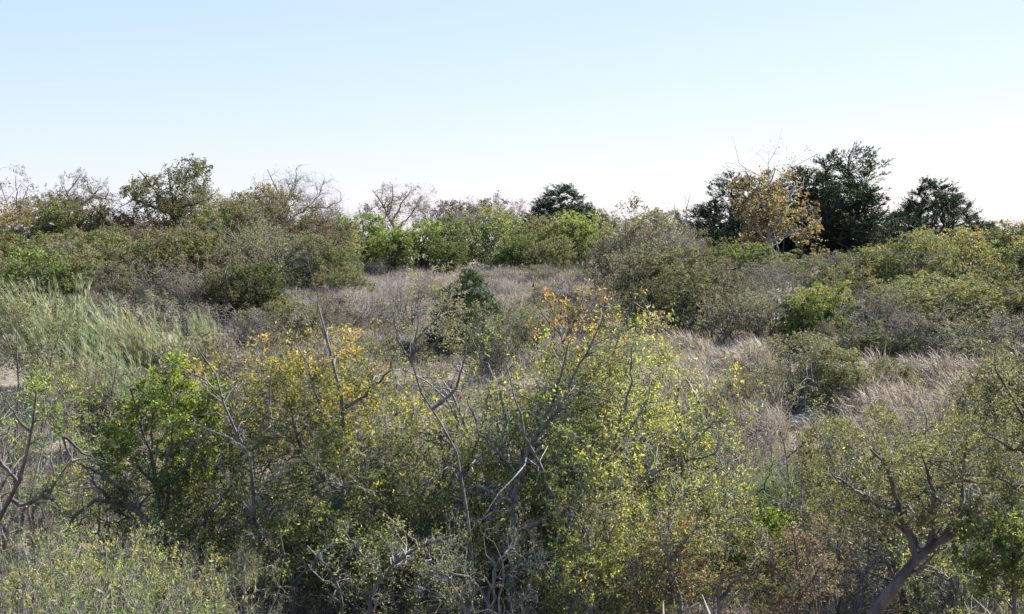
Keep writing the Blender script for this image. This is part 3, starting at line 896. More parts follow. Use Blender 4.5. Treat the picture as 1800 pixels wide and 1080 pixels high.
# single shrubs that stand out
place('green', 1420, 512, 130, 30.2, 'shrub', 'fresh green bushy shrub in front of the grey right hand thicket'.replace(' right hand', ''), 'shrub', tint=(1.35, 1.35, 1.1), var=1)
place('grey', 1135, 370, 170, 40.5, 'shrub', 'tall grey shrub with leafy twig tips beside the pale sapling', 'shrub', var=2, tint=(1.1, 1.1, 1.1))
place('grey', 1400, 598, 180, 24.6, 'shrub', 'round grey green bush standing alone beside the pale bare path', 'shrub', var=0, tint=(1.15, 1.2, 1.0))
place('olive', 1470, 622, 130, 24.9, 'shrub', 'low green bush leaning on the round grey green one by the path', 'shrub', var=1, tint=(1.25, 1.35, 1.2))
place('juniper', 822, 480, 135, 30, 'juniper_tree', 'young dark green juniper standing alone in the dry meadow', 'tree', var=1, rot=1.1, tint=(1.5, 1.6, 1.3))
place('grey', 940, 534, 110, 29.5, 'shrub', 'low grey green mound of brush beside the young juniper', 'shrub', var=1, tint=(.95, 1.05, .9))
place('twig', 1050, 515, 110, 31, 'shrub', 'bare twiggy brush between low mound and grey thicket', 'shrub', var=0)
place('twig', 720, 500, 120, 33, 'shrub', 'bare mauve brush behind the slender curved stem', 'shrub', var=1)
place('olive', 600, 468, 110, 40, 'shrub', 'dull olive bush where the thicket meets the meadow', 'shrub', var=2)
place('grey', 1290, 650, 80, 23.5, 'shrub', 'pale low brush among tall dry grass beside the path', 'shrub', var=2, tint=(1.15, 1.1, 1))

# feathery broom shrubs, blown to one side
for i, (x_, t_, w_, d_, lab) in enumerate([
        (40, 500, 80, 27, 'tall, at the end of its row'), (98, 505, 100, 26.5, 'tallest, arching over its neighbours'), (165, 532, 110, 26, 'dense and rounded'), (232, 550, 100, 26, 'thin with dry tan tips'),
        (295, 560, 85, 26, 'small, before mauve brush'), (350, 552, 45, 26.5, 'a single narrow plume'), (85, 590, 100, 23.5, 'low, behind grey green twigs'), (140, 618, 90, 22.5, 'low with brownish tips'),
        (215, 615, 100, 22.5, 'low, above the lime green shrub')]):
    place('broom', x_ + 18, t_, w_ * 1.2, d_, 'broom_shrub', 'feathery pale green broom shrub, ' + lab, 'shrub', 'feathery broom shrubs below the thicket', rot=[0.3, -0.5, 0.1, 0.7, -0.2][i % 5],
          tint=[(1, 1, 1), (1.1, 1.1, 1), (.9, .95, .9), (1.1, .98, .95), (.85, .95, .8), (1, 1, .9), (.95, .95, .95), (1.15, 1.0, .95), (.9, 1, .85)][i])
place('broom', 1118, 583, 55, 27, 'broom_shrub', 'single feathery green plume at the edge of the grey thicket', 'shrub', rot=.1, tint=(.9, 1, .8))
place('broom', 1355, 805, 70, 17.5, 'broom_shrub', 'green feathery broom plume among bare grey twigs', 'shrub', rot=0, tint=(.75, 1, .5))
place('broom', 1420, 830, 110, 17.2, 'broom_shrub', 'deep green feathery broom bush below the path', 'shrub', rot=.3, tint=(.6, .85, .4))
place('broom', 1290, 860, 110, 16.6, 'broom_shrub', 'low green feathery broom bush beside the orange grass', 'shrub', rot=-.3, tint=(.75, .95, .45))

# scrub that breaks up the grass
def loose(spec, where, group):
    for kd, x_, t_, w_, d_, lab in spec:
        place(kd, x_, t_, w_, d_, 'shrub', lab, 'shrub', group, tint=tuple(tr.uniform(.85, 1.15) * tr.uniform(.94, 1.06, 3)))


loose([('grey', 1250, 690, 140, 20.5, 'grey brush on the slope edge above the orange grass'), ('twig', 1310, 745, 150, 18.8, 'leafless brush between orange grass and the path'), 
       ('olive', 1560, 640, 110, 25.6, 'olive bush at the thicket foot beyond the path'), ('twig', 1730, 668, 110, 23, 'bare twiggy bush on the grass bank beyond the path'),
       ('olive', 1790, 640, 140, 22.5, 'olive bush where the grass bank ends'), ('twig', 1630, 740, 150, 18.4, 'low leafless bush below the grass bank'),
       ('olive', 1760, 730, 170, 17.4, 'olive bush behind the dark twiggy thorn tree'), ('olive', 1480, 770, 130, 17.8, 'small olive bush in the hollow below the path'), 
       ('grey', 870, 545, 110, 27, 'grey brush at the foot of the young juniper'), ('twig', 640, 520, 130, 34, 'mauve brush on the meadow edge'), ('grey', 560, 520, 130, 33, 'grey brush between meadow and thicket'),
       ('olive', 500, 535, 130, 31, 'olive brush between meadow and thicket'), ('twig', 430, 545, 130, 30, 'mauve brush beside the single narrow plume'), 
       ('twig', 620, 590, 140, 24, 'leafless brush behind the yellow topped tree'), ('grey', 520, 600, 140, 23, 'grey brush behind the yellow topped tree'), 
       ('twig', 420, 610, 150, 22, 'leafless brush beyond the yellow topped tree'),
       ('grey', 330, 610, 130, 21, 'grey brush between broom and yellow topped tree'), ('grey', 235, 525, 150, 30.5, 'grey brush behind the thin tan tipped broom'), ('twig', 150, 522, 150, 30.5, 'mauve brush behind the dense rounded broom'),
       ('olive', 60, 525, 150, 30.5, 'olive brush behind the tallest arching broom'), ('twig', 330, 535, 120, 30, 'mauve brush behind the small broom')], '', 'brush scattered over the open ground')
lr = np.random.default_rng(55)
for i in range(34):
    d_ = lr.uniform(28, 50)
    x_ = lr.uniform(610, 1090) if d_ > 36 else lr.uniform(560, 1130)
    zg = 400 + (EYE - float(ground((x_ - 900) / FPX * d_, d_))) / d_ * FPX
    hh = lr.uniform(.35, .75)
    place(['twig', 'grey', 'twig', 'olive'][i % 4], x_, zg - hh * FPX / d_, lr.uniform(.7, 1.5) * FPX / d_, d_, 'low_brush', 'knee high ' + ['bare twiggy', 'grey green', 'mauve', 'olive'][i % 4] + ' brush dotted over the dry meadow', 'brush', 'low brush dotted over the dry meadow')
# ------------------------------------------------------------------ near brush, each tree with its stems drawn
def zrow(row, d):
    return float(at(900, row, d)[2])


# tree with grey trunk and yellow upper leaves
d1 = 14.6
hy1 = lambda p: 0.36 * np.clip((p[:, 2] - zrow(700, d1)) / (zrow(560, d1) - zrow(700, d1)), -1, 1.1)
G_F1 = [(2.2, (0.08, 0.105, 0.028)), (2.4, (0.135, 0.155, 0.04)), (1.6, (0.23, 0.21, 0.05)), (1.0, (0.33, 0.27, 0.05)), (0.5, (0.42, 0.33, 0.07)), (0.1, (0.44, 0.27, 0.06))]
sky_tree('thorn_tree', 'grey stemmed thorn tree with yellow and orange leaves in its upper crown', 'tree', d1,
         [([(628, 'g'), (618, 960), (604, 880), (600, 800), (604, 740), (596, 680), (574, 600), (560, 540)], .058, .009),
          ([('a', 0, .55), (560, 715), (548, 660), (520, 600)], .022, .006),
          ([('a', 0, .62), (650, 690), (690, 640), (708, 590)], .022, .006),
          ([(470, 'g'), (462, 1000), (446, 900), (440, 820), (418, 760), (398, 715), (380, 660), (345, 610)], .038, .007),
          ([('a', 3, .5), (452, 790), (470, 720), (480, 640)], .02, .006),
          ([('a', 0, .3), (575, 850), (548, 822), (528, 790), (520, 760), (500, 690)], .034, .011),
          ([('a', 3, .75), (350, 660), (290, 632), (250, 610)], .011, .004),
          ([('a', 0, .8), (560, 560), (552, 500), (540, 452)], .009, .003)],
         (495, 765, 255, 222), [(15, .75), (10, .42), (9, .30), (4, .12)], (1.9, .042, .020), muted(G_F1, .1, 1.0), 'bark', 'leaf', seed=31, hue=hy1, up=.08, fg=True, r0=.05, depth=1.3,
         rough=.5, gapp=.42, tw=(.0095, .0072, .0042), wig=.27)

# big central tree, yellow green to one side
d2 = 14.2
cx2 = float(at(1130, 540, d2)[0])
hy2 = lambda p: 0.26 * np.clip((p[:, 0] - cx2 + 0.7) / 1.2, -0.8, 0.9) * np.clip(0.5 + (p[:, 2] - zrow(900, d2)) / 2.4, 0, 1.2)
sky_tree('thorn_tree', 'broad dense thorn tree with grey stems and yellow green leaves', 'tree', d2,
         [([(905, 'g'), (900, 1040), (905, 940), (908, 850), (925, 800), (955, 740), (985, 680), (1000, 600)], .066, .008),
          ([('a', 0, .3), (960, 920), (975, 880), (950, 820), (925, 770), (905, 700), (890, 640)], .03, .006),
          ([('a', 0, .2), (985, 960), (1010, 900), (1040, 840), (1090, 780), (1130, 720)], .04, .011),
          ([('a', 0, .12), (1030, 1000), (1090, 960), (1150, 930), (1220, 860)], .036, .010),
          ([('a', 2, .5), (1060, 860), (1120, 850), (1200, 810)], .026, .008),
          ([('a', 0, .45), (870, 790), (840, 760), (820, 700)], .024, .006),
          ([('a', 0, .6), (1000, 690), (1030, 620), (1060, 560)], .026, .007),
          ([('a', 2, .7), (1110, 690), (1110, 620)], .02, .007)],
         (1005, 830, 262, 250), [(15, .8), (10, .44), (9, .30), (4, .12)], (1.5, .041, .020), G_FG[:4], 'bark', 'leaf', seed=32, hue=hy2, up=.08, fg=True, r0=.05, depth=1.5,
         rough=.5, gapp=.36, tw=(.0095, .0072, .0042), wig=.27)

# denser low growth between the two
sky_tree('thorn_tree', 'dark tangled thorn tree with many grey crossing stems between larger trees', 'tree', 15.2,
         [([(770, 'g'), (778, 1010), (800, 930), (815, 850), (830, 790), (850, 740)], .055, .012), ([('a', 0, .25), (740, 960), (700, 900), (670, 820)], .03, .01),
          ([('a', 0, .4), (860, 880), (900, 840)], .03, .01), ([(690, 'g'), (695, 1000), (720, 900), (735, 800)], .035, .01), ([('a', 0, .1), (860, 1010), (900, 950)], .03, .01)],
         (775, 900, 190, 165), [(14, .7), (9, .4), (6, .2), (4, .11)], (1.7, .034, .017), G_FG[:4], 'bark', 'leaf', seed=33, up=.06, fg=True, r0=.05, depth=1.3, rough=.35, gapp=.2,
         tw=(.0085, .0055, .0042), wig=.28)

# slender curved tree with a thin grey crown
sky_tree('thorn_tree', 'slender tree with a long curved pale stem and thin grey green crown', 'tree', 13.6,
         [([(840, 'g'), (822, 900), (805, 800), (780, 750), (745, 700), (722, 655), (726, 620), (738, 560), (735, 510)], .024, .005), ([('a', 0, .72), (735, 590), (768, 560), (790, 530)], .014, .005),
          ([('a', 0, .68), (700, 600), (690, 550)], .014, .005), ([('a', 0, .45), (800, 690), (815, 630), (820, 590)], .018, .006)],
         (755, 580, 92, 98), [(9, .45), (8, .26), (6, .14), (4, .08)], (1.3, .026, .012), G_GREY, 'pale', 'leaf', seed=34, up=.15, fg=True, r0=.03, depth=.55, rough=.45, gapp=.2,
         tw=(.007, .005, .0038), t00=.5)

# orange tipped shoots above the central tree
sky_tree('thorn_shrub', 'sparse shrub with zigzag bare shoots and bright orange leaves above the broad dense tree', 'shrub', 15.6,
         [([(1010, 'g'), (1005, 800), (1000, 650), (985, 590), (965, 530)], .025, .006), ([(1080, 'g'), (1085, 800), (1075, 640), (1095, 570), (1120, 520), (1122, 490)], .025, .006),
          ([('a', 1, .7), (1050, 540), (1055, 505)], .012, .004), ([('a', 1, .75), (1140, 550), (1155, 535)], .012, .004), ([('a', 0, .75), (950, 550), (935, 515)], .012, .004), ([('a', 0, .7), (1015, 560), (1030, 520)], .012, .004)],
         (1045, 570, 112, 72), [(8, .38), (6, .2), (5, .11), (3, .07)], (.85, .046, .023), G_GOLD, 'pale', 'leaf', seed=35, up=.2, fg=True, r0=.02, depth=.5, rough=.6, gapp=.35, tw=(.0065, .005, .004), t00=.55, wig=.32)

# bright green shrub
sky_tree('leafy_shrub', 'bright lime green leafy shrub with dense upright sprays', 'shrub', 14.6,
         [([(285, 'g'), (280, 900), (268, 820), (245, 740), (228, 680)], .03, .008), ([('a', 0, .35), (300, 790), (305, 720), (295, 670)], .02, .006), ([('a', 0, .4), (235, 810), (215, 765)], .018, .006),
          ([('a', 0, .35), (330, 820), (350, 770)], .018, .006), ([('a', 0, .4), (265, 760), (268, 690)], .018, .006)],
         (280, 785, 95, 132), [(15, .5), (10, .27), (6, .14), (4, .07)], (2.2, .036, .020), muted(G_BRIGHT, .15, 1.05), 'dark', 'leaf', seed=36, up=.25, fg=True, r0=.03, depth=.65, rough=.8, gapp=.28, tw=(.006, .0045, .0035), spread=55, t00=.12)

# dark arching tree
sky_tree('thorn_tree', 'dark barked tree with an arched leaning trunk over dry ground', 'tree', 14.2,
         [([(318, 'g'), (300, 990), (275, 930), (240, 898), (205, 884), (165, 880), (135, 905), (112, 940)], .065, .014), ([('a', 0, .45), (215, 860), (180, 835), (140, 815)], .03, .009),
          ([('a', 0, .3), (290, 900), (300, 850), (290, 800)], .028, .009), ([('a', 0, .6), (165, 850), (150, 820)], .02, .007), ([('a', 0, .12), (350, 930), (390, 880)], .03, .009), ([('a', 0, .35), (222, 910), (180, 930)], .02, .007)],
         (240, 905, 190, 95), [(12, .6), (8, .36), (6, .19), (4, .1)], (1.7, .034, .016), G_GREEN, 'dark', 'leaf', seed=37, up=.05, fg=True, r0=.045, depth=1.0, rough=.45, gapp=.3, tw=(.0075, .005, .004))

# forked bare tree at the edge
sky_tree('thorn_tree', 'thinly leafed tree with dark forked limbs spreading over pale grass', 'tree', 11.5,
         [([(-60, 'g'), (-30, 960), (0, 908), (22, 868), (42, 830), (56, 770), (60, 735), (64, 690)], .042, .010), ([('a', 0, .4), (45, 892), (85, 862), (112, 830), (125, 805), (110, 760), (88, 725)], .022, .006),
          ([('a', 1, .8), (150, 800), (190, 815)], .014, .005), ([('a', 0, .75), (35, 745), (10, 700)], .016, .005), ([('a', 0, .5), (8, 820), (-20, 780)], .018, .006)],
         (55, 770, 125, 118), [(9, .42), (6, .24), (4, .13), (3, .08)], (1.0, .032, .013), G_BRIGHT, 'dark', 'leaf', seed=38, up=.2, fg=True, r0=.03, depth=.7, rough=.4, gapp=.3, tw=(.006, .0045, .0035))
sky_tree('thorn_shrub', 'grey green fine twigged shrub standing in front of the feathery broom', 'shrub', 17.5,
         [([(20, 'g'), (25, 760), (35, 660), (30, 580)], .03, .008), ([(60, 'g'), (70, 760), (85, 650), (100, 600)], .025, .008), ([(-20, 'g'), (-25, 720), (-20, 600), (-10, 540)], .03, .008)],
         (28, 650, 125, 142), [(14, .7), (10, .38), (6, .2), (3, .1)], (1.9, .034, .017), G_OLIVE, 'bark', 'soft', seed=39, up=.1, fg=True, r0=.03, depth=1.0, rough=.35, gapp=.12, tw=(.0075, .0055, .0042))
sky_tree('thorn_shrub', 'mauve grey fine twigged low brush before the feathery broom shrubs', 'shrub', 18.2,
         [([(150, 'g'), (150, 780), (160, 700), (150, 640)], .02, .006), ([(210, 'g'), (205, 780), (195, 700), (205, 640)], .02, .006), ([(110, 'g'), (105, 760), (100, 690)], .02, .006)],
         (160, 720, 105, 95), [(14, .6), (10, .33), (6, .17), (3, .09)], (.9, .03, .014), G_GREY, 'mauve', 'soft', seed=40, up=.15, fg=True, r0=.025, depth=.9, rough=.35, gapp=.2, tw=(.0065, .005, .004))

# leaning tree with the thick trunk
sky_tree('thorn_tree', 'grey green tree on a thick dark trunk leaning to one side', 'tree', 11.2,
         [([(1490, 'g'), (1530, 1090), (1575, 1030), (1605, 985), (1638, 960), (1680, 935), (1725, 925), (1760, 900)], .085, .018), ([('a', 0, .45), (1605, 950), (1585, 915), (1575, 870), (1560, 820), (1530, 790)], .034, .008),
          ([('a', 0, .55), (1640, 920), (1640, 860), (1620, 800)], .03, .008), ([('a', 1, .5), (1545, 890), (1500, 860), (1460, 830)], .02, .006), ([('a', 0, .62), (1690, 900), (1690, 840), (1700, 780)], .028, .008),
          ([('a', 0, .35), (1620, 1000), (1640, 975), (1665, 960)], .018, .006), ([('a', 0, .5), (1600, 930), (1520, 905), (1480, 900)], .018, .006), ([('a', 0, .3), (1560, 985), (1530, 960)], .02, .006)],
         (1625, 870, 188, 120), [(11, .58), (8, .34), (6, .18), (4, .1)], (1.25, .031, .014), G_OLIVE, 'dark', 'leaf', seed=41, up=.12, fg=True, r0=.045, depth=.95, rough=.4, gapp=.22, tw=(.007, .005, .0038))
sky_tree('thorn_tree', 'dark twiggy thorn tree with almost no leaves beside the leaning trunk', 'tree', 10.5,
         [([(1880, 'g'), (1860, 900), (1830, 800), (1790, 720), (1750, 650)], .04, .009), ([('a', 0, .5), (1780, 790), (1730, 760)], .022, .006), ([('a', 0, .6), (1820, 700), (1800, 620)], .022, .006), ([('a', 0, .35), (1790, 860), (1740, 830)], .022, .006)],
         (1790, 745, 105, 155), [(12, .5), (9, .3), (6, .16), (4, .09)], (.75, .027, .012), G_OLIVE, 'dark', 'leaf', seed=42, up=.12, fg=True, r0=.03, depth=.7, rough=.4, gapp=.2, tw=(.0065, .0048, .0036))
sky_tree('leafy_shrub', 'glossy green leafy shrub under the dark twiggy thorn tree', 'shrub', 10.0,
         [([(1790, 'g'), (1785, 1000), (1780, 940), (1760, 890)], .025, .007), ([('a', 0, .4), (1750, 980), (1735, 940)], .016, .005), ([('a', 0, .4), (1810, 950), (1820, 900)], .016, .005)],
         (1785, 955, 75, 95), [(14, .42), (9, .24), (6, .13), (4, .07)], (1.7, .034, .019), G_GREEN, 'dark', 'leaf', seed=43, up=.15, fg=True, r0=.025, depth=.55, rough=.45, gapp=.15, tw=(.006, .0045, .0035))

# yellow and red bush at the bottom
hy9 = lambda p: 0.35 * np.sin(p[:, 0] * 3.1 + p[:, 2] * 2.0)
G_F9 = [(1.6, (0.07, 0.10, 0.025)), (2.2, (0.15, 0.17, 0.035)), (2, (0.29, 0.25, 0.045)), (1.2, (0.36, 0.22, 0.05)), (1, (0.24, 0.12, 0.07))]
sky_tree('leafy_shrub', 'low spreading bush with yellow green and orange leaves', 'shrub', 12.6,
         [([(1200, 'g'), (1195, 1040), (1170, 980), (1160, 930)], .03, .008), ([(1260, 'g'), (1265, 1040), (1275, 970), (1285, 920)], .025, .007), ([('a', 0, .3), (1130, 1010), (1100, 980)], .02, .006), ([('a', 1, .3), (1310, 1000), (1340, 960)], .02, .006)],
         (1215, 1000, 150, 110), [(14, .52), (10, .3), (6, .16), (4, .08)], (1.5, .033, .017), muted(G_F9, .5, .85), 'bark', 'leaf', seed=44, hue=hy9, up=.12, fg=True, r0=.03, depth=.9, rough=.4, gapp=.12, tw=(.0065, .0048, .0038))
sky_tree('leafy_shrub', 'reddish brown twiggy bush with small rusty leaves beside the leaning trunk', 'shrub', 12.8,
         [([(1400, 'g'), (1405, 1040), (1400, 970), (1390, 920)], .022, .006), ([('a', 0, .3), (1440, 1000), (1460, 950)], .016, .005), ([('a', 0, .3), (1365, 1000), (1350, 950)], .016, .005)],
         (1405, 1005, 100, 92), [(14, .45), (9, .27), (6, .14), (4, .08)], (1.0, .028, .014), G_RUST, 'brown', 'leaf', seed=45, up=.12, fg=True, r0=.025, depth=.6, rough=.4, gapp=.2, tw=(.0062, .0048, .0038))
sky_tree('leafy_shrub', 'small fresh green shrub behind the yellow and orange bush', 'shrub', 14.4,
         [([(1340, 'g'), (1340, 1000), (1345, 940), (1350, 920)], .02, .006), ([('a', 0, .4), (1310, 950), (1295, 925)], .014, .005), ([('a', 0, .4), (1380, 950), (1395, 925)], .014, .005)],
         (1345, 955, 62, 52), [(12, .34), (8, .2), (6, .1), (3, .06)], (2.2, .033, .018), G_BRIGHT, 'dark', 'leaf', seed=46, up=.15, fg=True, r0=.02, depth=.5, rough=.4, gapp=.12, tw=(.006, .0045, .0035))

# bare grey shrub in the hollow
sky_tree('bare_shrub', 'bare grey branching shrub among green broom plumes', 'shrub', 16.6,
         [([(1310, 'g'), (1312, 900), (1305, 840), (1290, 790)], .022, .006), ([(1388, 'g'), (1386, 820), (1382, 790), (1370, 755)], .018, .005), ([('a', 0, .4), (1340, 860), (1360, 810)], .014, .005), ([('a', 0, .3), (1280, 880), (1262, 830)], .014, .005),
          ([('a', 1, .5), (1410, 780), (1430, 750)], .012, .004)],
         (1335, 840, 108, 105), [(13, .55), (10, .32), (6, .17), (4, .09)], (.25, .026, .013), G_GREY, 'mauve', 'soft', seed=47, up=.15, fg=True, r0=.02, depth=.7, rough=.4, gapp=.2, tw=(.0065, .005, .004))
sky_tree('thorn_shrub', 'thin grey green shrub on the grassy slope behind the leaning trunk', 'shrub', 14.8,
         [([(1480, 'g'), (1478, 900), (1470, 830), (1455, 790)], .02, .006), ([(1620, 'g'), (1620, 860), (1625, 780), (1630, 740), (1615, 700)], .02, .005), ([('a', 1, .6), (1590, 770), (1580, 740)], .012, .004), ([('a', 0, .4), (1510, 840), (1530, 800)], .014, .005)],
         (1560, 820, 140, 100), [(14, .55), (9, .32), (6, .17), (4, .09)], (1.1, .031, .015), G_OLIVE, 'bark', 'leaf', seed=48, up=.15, fg=True, r0=.02, depth=.8, rough=.4, gapp=.2, tw=(.0065, .005, .0038))

# dead tangle at the very bottom
sky_tree('dead_shrub', 'dead grey tangle of crossing branches under the dark tangled tree', 'shrub', 12.6,
         [([(640, 'g'), (650, 1050), (680, 1000), (740, 960), (800, 940)], .035, .01), ([(720, 'g'), (735, 1060), (745, 1020), (790, 990)], .03, .008), ([(600, 'g'), (600, 1040), (570, 990), (540, 960)], .03, .008), ([('a', 0, .4), (640, 980), (610, 940)], .02, .006),
          ([(850, 'g'), (860, 1060), (830, 1020), (780, 1000)], .03, .008)],
         (700, 1010, 150, 85), [(13, .5), (9, .3), (6, .16), (3, .09)], (.5, .03, .015), G_FG, 'bark', 'leaf', seed=49, up=.0, fg=True, r0=.03, depth=.8, rough=.4, gapp=.2, tw=(.007, .0052, .004), wig=.33)
sky_tree('thorn_shrub', 'low green thorn shrub filling the gap under the yellow crowned tree', 'shrub', 13.4,
         [([(520, 'g'), (515, 1040), (500, 980), (490, 930)], .025, .007), ([(420, 'g'), (425, 1040), (430, 990), (420, 940)], .025, .007), ([('a', 0, .4), (560, 980), (590, 940)], .018, .006)],
         (500, 985, 150, 95), [(14, .5), (9, .3), (6, .16), (4, .09)], (1.6, .033, .016), G_FG[:3], 'dark', 'leaf', seed=50, up=.1, fg=True, r0=.03, depth=.8, rough=.4, gapp=.2, tw=(.0068, .005, .004))
sky_tree('thorn_shrub', 'low yellow green thorn shrub under the broad dense tree', 'shrub', 13.0,
         [([(1000, 'g'), (1005, 1050), (1010, 1000), (1030, 960)], .025, .007), ([(1080, 'g'), (1080, 1050), (1090, 1000)], .022, .007), ([('a', 0, .4), (970, 1010), (950, 970)], .018, .006)],
         (1025, 1020, 135, 90), [(14, .5), (9, .3), (6, .16), (4, .09)], (1.7, .033, .016), G_FG, 'bark', 'leaf', seed=51, up=.1, fg=True, r0=.03, depth=.8, rough=.4, gapp=.18, tw=(.0068, .005, .004))


# low scrub packed among the near trees
NEAR = [(440, 'around the grey yellow topped tree'), (700, 'between the yellow topped and tangled trees'), (880, 'around the dark tangled tree'), (1080, 'around the broad dense tree'), (1300, 'beside the broad dense tree'), (9999, 'around the thick leaning trunk')]
sr = np.random.default_rng(8)
for kd, x_, t_, w_, d_ in [('scrub', 345, 730, 200, 16.6), ('scrubgrey', 430, 700, 200, 17.2), ('scrub', 520, 690, 220, 16.8), ('scrubgrey', 620, 680, 200, 17), ('scrubtwig', 700, 700, 200, 16.4),
                           ('scrubgrey', 790, 735, 210, 16.8), ('scrub', 880, 670, 220, 16.4), ('scrub', 975, 625, 230, 16.9), ('scrub', 1070, 612, 230, 16.4),
                           ('scrub', 1150, 665, 210, 16.2), ('scrubgrey', 1200, 740, 190, 15.6),
                           ('scrubgrey', 370, 880, 220, 15.2), ('scrubtwig', 560, 900, 220, 15.6), ('scrubtwig', 660, 880, 230, 15.8), ('scrubtwig', 750, 860, 230, 15.9), ('scrubtwig', 850, 930, 220, 12.6),
                           ('scrubgrey', 950, 870, 220, 15.6), ('scrub', 1070, 870, 220, 13.2), ('scrub', 1150, 900, 220, 13.2), ('scrub', 1120, 780, 220, 15.4), ('scrubtwig', 480, 820, 220, 16), ('scrubtwig', 690, 810, 220, 15.2),
                           ('scrubgrey', 1455, 800, 180, 15.4), ('scrubgrey', 1540, 770, 200, 15.8), ('scrubtwig', 1620, 750, 200, 15), ('scrubgrey', 1700, 745, 210, 14.4), ('scrubtwig', 1775, 760, 200, 13.6),
                           ('scrub', 1735, 940, 180, 12.8), ('scrubtwig', 1500, 920, 180, 14), ('scrub', 160, 810, 170, 16.2), ('scrubgrey', 90, 870, 180, 14.8), ('scrubgrey', -40, 640, 200, 18.5), ('scrubtwig', 30, 700, 200, 16.5), ('scrubtwig', 250, 960, 220, 12.2), ('scrubtwig', 60, 950, 200, 11.5), ('scrubgrey', 420, 960, 210, 12.6), ('scrub', 110, 965, 190, 10.6), ('scrub', 215, 990, 180, 10.2), ('scrub', 330, 1000, 190, 10.8), ('scrub', 0, 985, 190, 9.8)]:
    mk = 'beside the lime green shrub' if x_ < 250 else next(m for l_, m in NEAR if x_ < l_)
    lay = 'tall' if t_ < 700 else ('mid height' if t_ < 830 else 'low')
    place(kd, x_, t_, w_, d_, 'thorn_shrub', lay + {'scrub': ' small leafed green scrub ', 'scrubgrey': ' thin grey green scrub ', 'scrubtwig': ' pale nearly bare scrub '}[kd] + mk, 'shrub', 'scrub packed among the near trees',
          tint=tuple(sr.uniform(.85, 1.2) * sr.uniform(.92, 1.08, 3) * (np.array([1.08, 1.05, .95]) if 900 < x_ < 1250 else 1)))


# broad leafed weeds on the near slope
def weed(seed, H, n, pal, L, W):
    g = np.random.default_rng(seed)
    base = np.column_stack([g.normal(size=(n, 2)) * 0.05, np.full(n, -0.04)])
    a = g.random(n) * 6.283
    sp = g.uniform(0.1, 0.75, n)
    d = nrm(np.column_stack([np.cos(a) * sp, np.sin(a) * sp, np.ones(n)]))
    P = walk(g, base, d, H * g.uniform(.6, 1.05, n), 6, .16, .05)
    R = np.linspace(.007, .003, 7)[None] * np.ones((n, 1))
    big = Env((0, 0, H / 2), (9, 9, 9), g, 0)
    P1, R1, i1 = sprout(g, P, R, big, 7, .28 * H, 46, 3, .2, .25, .25, .0045, out=0)
    tV, tF = tubes([(P, R, 4), (P1, R1, 3)])
    ls = cat_leaves([leaves(g, P1, 5, L, W, pal, i1, spread=58, gapp=.05), leaves(g, P, 8, L, W, pal, None, spread=60, gapp=.05, t0=.3)])
    return finish_proto(tV, tF, 'mauve', *ls, 'leaf')


G_WEED = [(1.5, (0.09, 0.12, 0.05)), (2.5, (0.13, 0.17, 0.08)), (1.6, (0.19, 0.22, 0.12))]
PROTO['weed'] = [weed(60 + s, 1.1, 12, muted(G_WEED, .12, .95), .046, .014) for s in range(3)]
wr = np.random.default_rng(5)
for x_, t_, d_ in [(-20, 990, 8.6), (25, 960, 9.4), (70, 985, 8.4), (110, 940, 10.2), (150, 1000, 8.2), (185, 965, 9.6), (225, 1010, 8.6), (265, 985, 9.4), (300, 1020, 8.8), (340, 1010, 10.2), (20, 1035, 7.6), (205, 1050, 7.7), (45, 940, 11.4)]:
    place('weed', x_, t_, 120, d_, 'weed', 'knee high leafy grey green weed on the near slope', 'weed', 'weeds on the near slope', tint=tuple(wr.uniform(.85, 1.2, 3)))

# fallen dead stick
g_ = np.random.default_rng(77)
st = np.array([[(px_ - 900) / FPX * d_, d_, 0] for px_, d_ in ((66, 18.9), (100, 18.6), (130, 18.4), (156, 18.2))])
st[:, 2] = ground(st[:, 0], st[:, 1]) + np.array([.16, .10, .05, .02])
Pp, Rp = stem_lines([(st, .018, .009)], 8)
Pp[:, 1:-1] += g_.normal(size=Pp[:, 1:-1].shape) * .006
Vv, Ff = tube(Pp, Rp, 6)
Pb, Rb, _ = sprout(g_, Pp, Rp, Env(st[1], (3, 3, 3), g_, 0), 5, .2, 40, 3, .2, .1, .2, .004)
Vv, Ff = tubes([(Pp, Rp, 6), (Pb, Rb, 4)])
e = link('dead_branch', mk_mesh('dead_branch', Vv, Ff, M['pale'], smooth=True))
e['label'] = 'pale dead branch lying on the dry slope behind the weeds'
e['category'] = 'branch'
# ------------------------------------------------------------------ grass and dry herbs (nobody could count them)
TUFTS = {}


